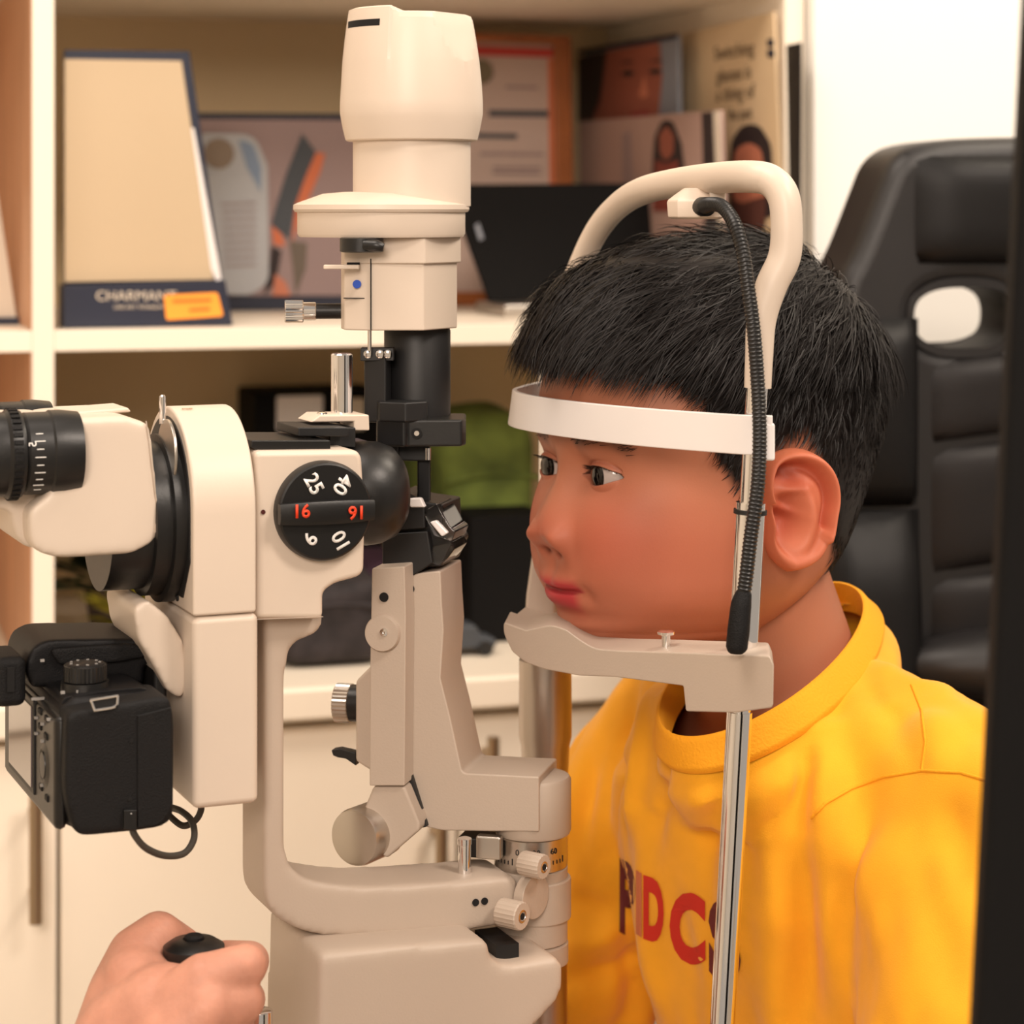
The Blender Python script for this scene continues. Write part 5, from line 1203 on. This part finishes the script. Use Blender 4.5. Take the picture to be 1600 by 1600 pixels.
def onshirt(x, y):
    d = Vector(((x-800)/F, 1, -(y-YH)/F)).normalized(); h = BVF.ray_cast(Vector((0, 0, ZC)), d); return h[0] if h[0] is not None else W(x, y, 1.2)
CPX = [(1262, 1165, 1250, 1305, .0045, -.008), (1284, 1150, 1276, 1300, .006, .005), (1232, 1175, 1226, 1330, .006, .005), (1258, 1310, 1252, 1600, .007, -.012), (1205, 1330, 1215, 1590, .008, .004), (1330, 1020, 1425, 1065, .006, .003), (1345, 1050, 1400, 1120, .006, -.003),
       (985, 1090, 962, 1330, .0045, -.008), (1012, 1085, 985, 1330, .0050, .007), (1042, 1120, 1030, 1310, .0045, -.005), (962, 1120, 935, 1300, .005, .005), (925, 1180, 915, 1330, .004, -.005), (968, 1330, 1000, 1580, .006, -.010), (900, 1480, 985, 1450, .005, .006), (890, 1530, 1000, 1510, .005, -.006), (890, 1400, 960, 1430, .005, -.004),
       (1182, 1190, 1200, 1400, .006, .004), (1130, 1215, 1100, 1340, .005, -.004), (1160, 1400, 1190, 1590, .006, -.004), (1340, 1260, 1400, 1580, .008, .004), (1430, 1300, 1500, 1600, .007, -.004), (1300, 1300, 1325, 1500, .006, -.005), (1480, 1240, 1530, 1400, .006, -.004), (1390, 1100, 1430, 1190, .006, -.003)]
CRE = []
for x0, y0, x1, y1, w_, h_ in CPX:
    pts_ = [onshirt(x0+(x1-x0)*t/4, y0+(y1-y0)*t/4) for t in range(5)]; CRE.append((pts_, w_, h_))
def ridge(p, pts_, w, h):
    best = 9; tb = 0
    for k in range(4):
        a, b = pts_[k], pts_[k+1]; ll = (b-a).length_squared
        if ll < 1e-10: continue
        t = max(0, min(1, (p-a).dot(b-a)/ll)); d = (p-a.lerp(b, t)).length_squared
        if d < best: best = d; tb = (k+t)/4
    if best > 12*w*w: return 0
    return h*math.exp(-.5*best/(w*w))*math.sin(math.pi*(.08+.84*tb))
for v in bm.verts:
    p = v.co
    h = fold(p)
    for c in CRE: h += ridge(p, *c)
    v.co = p+v.normal*h
for v in bm.verts:
    q = v.co-rc; d = q.dot(en); e_ = math.hypot(q.dot(ea)/RA, q.dot(eb)/RB)
    if 1.02 < e_ < 2.1:
        lim = -.010-(e_-1.05)*.014
        if d > lim and d < .09: v.co -= en*(d-lim)*(1-sst((e_-1.7)/.4))
for v in bm.verts:
    q = v.co-rc; x = q.dot(ea)/(RA+.0045); y = q.dot(eb)/(RB+.0045)
    if x*x+y*y < 1 and q.dot(en) > -.003: dele.append(v)
bmesh.ops.delete(bm, geom=dele, context='VERTS')
me = bpy.data.meshes.new('t_shirt'); bm.to_mesh(me); bm.free(); finish(me, SHIRT, 180); shirt = link('t_shirt', me, boy)
md_ = shirt.modifiers.new('thick', 'SOLIDIFY'); md_.thickness = .0012; md_.offset = -1
# BVH of the shirt for laying seams and print on it
def shirt_bvh():
    loc = rootloc(boy); return BVHTree.FromPolygons([v.co+loc for v in shirt.data.vertices], [tuple(p.vertices) for p in shirt.data.polygons])
BV = shirt_bvh()
# ribbed collar band
bm = bmesh.new()
def ring(e, d): return [bm.verts.new(p) for p in ell(e, d)]
RR = [ring(-.0012, -.016), ring(-.0012, -.001), ring(0, .0012), ring(.0014, .0012), ring(.0034, -.001), ring(.0056, -.006), ring(.0090, -.0112), ring(.0093, -.0126), ring(.0075, -.016)]
for a, b in zip(RR, RR[1:]):
    for k in range(120): bm.faces.new((a[k], a[(k+1) % 120], b[(k+1) % 120], b[k]))
obj('collar', bm, mat('yellow_ribbing', rgb(248, 168, 22), .85, bump=.5, bscale=700), boy, 60)
# sleeve seams: thin ridges round the armholes
def laid(pix, r, m, name, Y0=.9):
    pts = []; dense = []
    for (xa, ya), (xb, yb) in zip(pix, pix[1:]): dense += [(xa+(xb-xa)*t/8, ya+(yb-ya)*t/8) for t in range(8)]
    for x, y in dense+[pix[-1]]:
        d = Vector(((x-800)/F, 1, -(y-YH)/F)).normalized(); h = BV.ray_cast(Vector((0, 0, ZC)), d)
        if h[0] is not None: pts.append(h[0])
    if len(pts) > 1: return obj(name, tube_bm(pts, r, 8, sub=2), m, boy, 60)
laid([(1268, 1278), (1290, 1255), (1330, 1232), (1380, 1214), (1440, 1204), (1500, 1207), (1550, 1222)], .0009, MATS['yellow_ribbing'], 'sleeve_seam')
laid([(1440, 1204), (1446, 1160), (1440, 1110), (1424, 1070)], .0007, MATS['yellow_ribbing'], 'shoulder_seam')
# printed lettering on the chest
RED = mat('red_shirt_print', rgb(206, 44, 26), .75); MAROON = mat('maroon_shirt_print', rgb(104, 36, 34), .75)
def chest_letter(ch, px, py, wpx, hpx, m, slant):
    g = text_geo(ch, .05); bm = bmesh.new(); bm.from_mesh(g); bpy.data.meshes.remove(g)
    bmesh.ops.triangulate(bm, faces=bm.faces[:]); bmesh.ops.subdivide_edges(bm, edges=bm.edges[:], cuts=2, use_grid_fill=True)
    xs = [v.co.x for v in bm.verts]; ys = [v.co.y for v in bm.verts]; x0, x1, y0, y1 = min(xs), max(xs), min(ys), max(ys)
    for v in bm.verts:
        u_ = (v.co.x-x0)/(x1-x0)-.5; w_ = (v.co.y-y0)/(y1-y0)-.5; X = px+u_*wpx; Y_ = py-w_*hpx+u_*slant
        d = Vector(((X-800)/F, 1, -(Y_-YH)/F)).normalized(); h = BV.ray_cast(Vector((0, 0, ZC)), d)
        v.co = (h[0]-d*.0012) if h[0] is not None else W(X, Y_, 1.2)
    me = bpy.data.meshes.new('print_letter'); bm.to_mesh(me); bm.free(); finish(me, m, 180); link('print_letter', me, shirt)
for a_ in (('P', 980, 1405, 24, 116, MAROON, 14), ('I', 998, 1412, 9, 100, MATS['peach_print'], 6), ('D', 1021, 1422, 32, 100, RED, 10), ('C', 1074, 1450, 56, 112, RED, 10), ('S', 1132, 1470, 50, 130, MAROON, 8)): chest_letter(*a_)

# ------------------------------------------------------------------ examiner's hand on the joystick
ex = thing('person', W(230, 1640, 1.02), "examiner's bare right hand gripping the black joystick at lower left", 'person')
bm = bmesh.new(); H = lambda p: W(*p)
def ch_(pts, r): chain(bm, [H(p) for p in pts], r, .2, 3)
ch_([(60, 1990, 1.04), (172, 1730, 1.035), (215, 1635, 1.03), (252, 1590, 1.024), (300, 1572, 1.022)], [.034, .031, .030, .024, .017])
ch_([(215, 1650, 1.025), (265, 1600, 1.016), (318, 1534, 1.014)], [.024, .019, .0125]); ch_([(215, 1660, 1.025), (270, 1620, 1.010), (322, 1574, 1.008)], [.024, .018, .0130]); ch_([(210, 1680, 1.025), (265, 1650, 1.010), (314, 1616, 1.008)], [.024, .017, .0125]); ch_([(205, 1690, 1.03), (255, 1680, 1.015), (302, 1656, 1.014)], [.022, .016, .0115])
ch_([(318, 1534, 1.014), (384, 1509, 1.022), (390, 1502, 1.052), (352, 1496, 1.074)], [.0122, .0098, .0092, .0080])
ch_([(322, 1576, 1.008), (378, 1566, 1.018), (384, 1562, 1.050), (340, 1560, 1.076)], [.0126, .0098, .0092, .0080])
ch_([(314, 1618, 1.008), (366, 1620, 1.018), (372, 1618, 1.050), (332, 1618, 1.074)], [.0120, .0094, .0088, .0076])
ch_([(302, 1658, 1.014), (346, 1666, 1.022), (352, 1664, 1.048), (322, 1664, 1.068)], [.0108, .0084, .0078, .0068])
ch_([(190, 1640, 1.035), (200, 1560, 1.042), (216, 1496, 1.050), (247, 1462, 1.060), (284, 1482, 1.078)], [.024, .019, .0145, .0112, .0100])
ch_([(212, 1530, 1.040), (262, 1556, 1.026), (318, 1544, 1.016)], [.016, .0105, .0100])
hm = remesh(bm, .0013, 10, .5)
HS = mat('examiner_skin', rgb(204, 146, 124), .48, vary=.14, vscale=60, sss=.12, bump=.25, bscale=420, spec=.35)
finish(hm, HS, 180); link('hand', hm, ex)
print('built', len(bpy.data.objects))
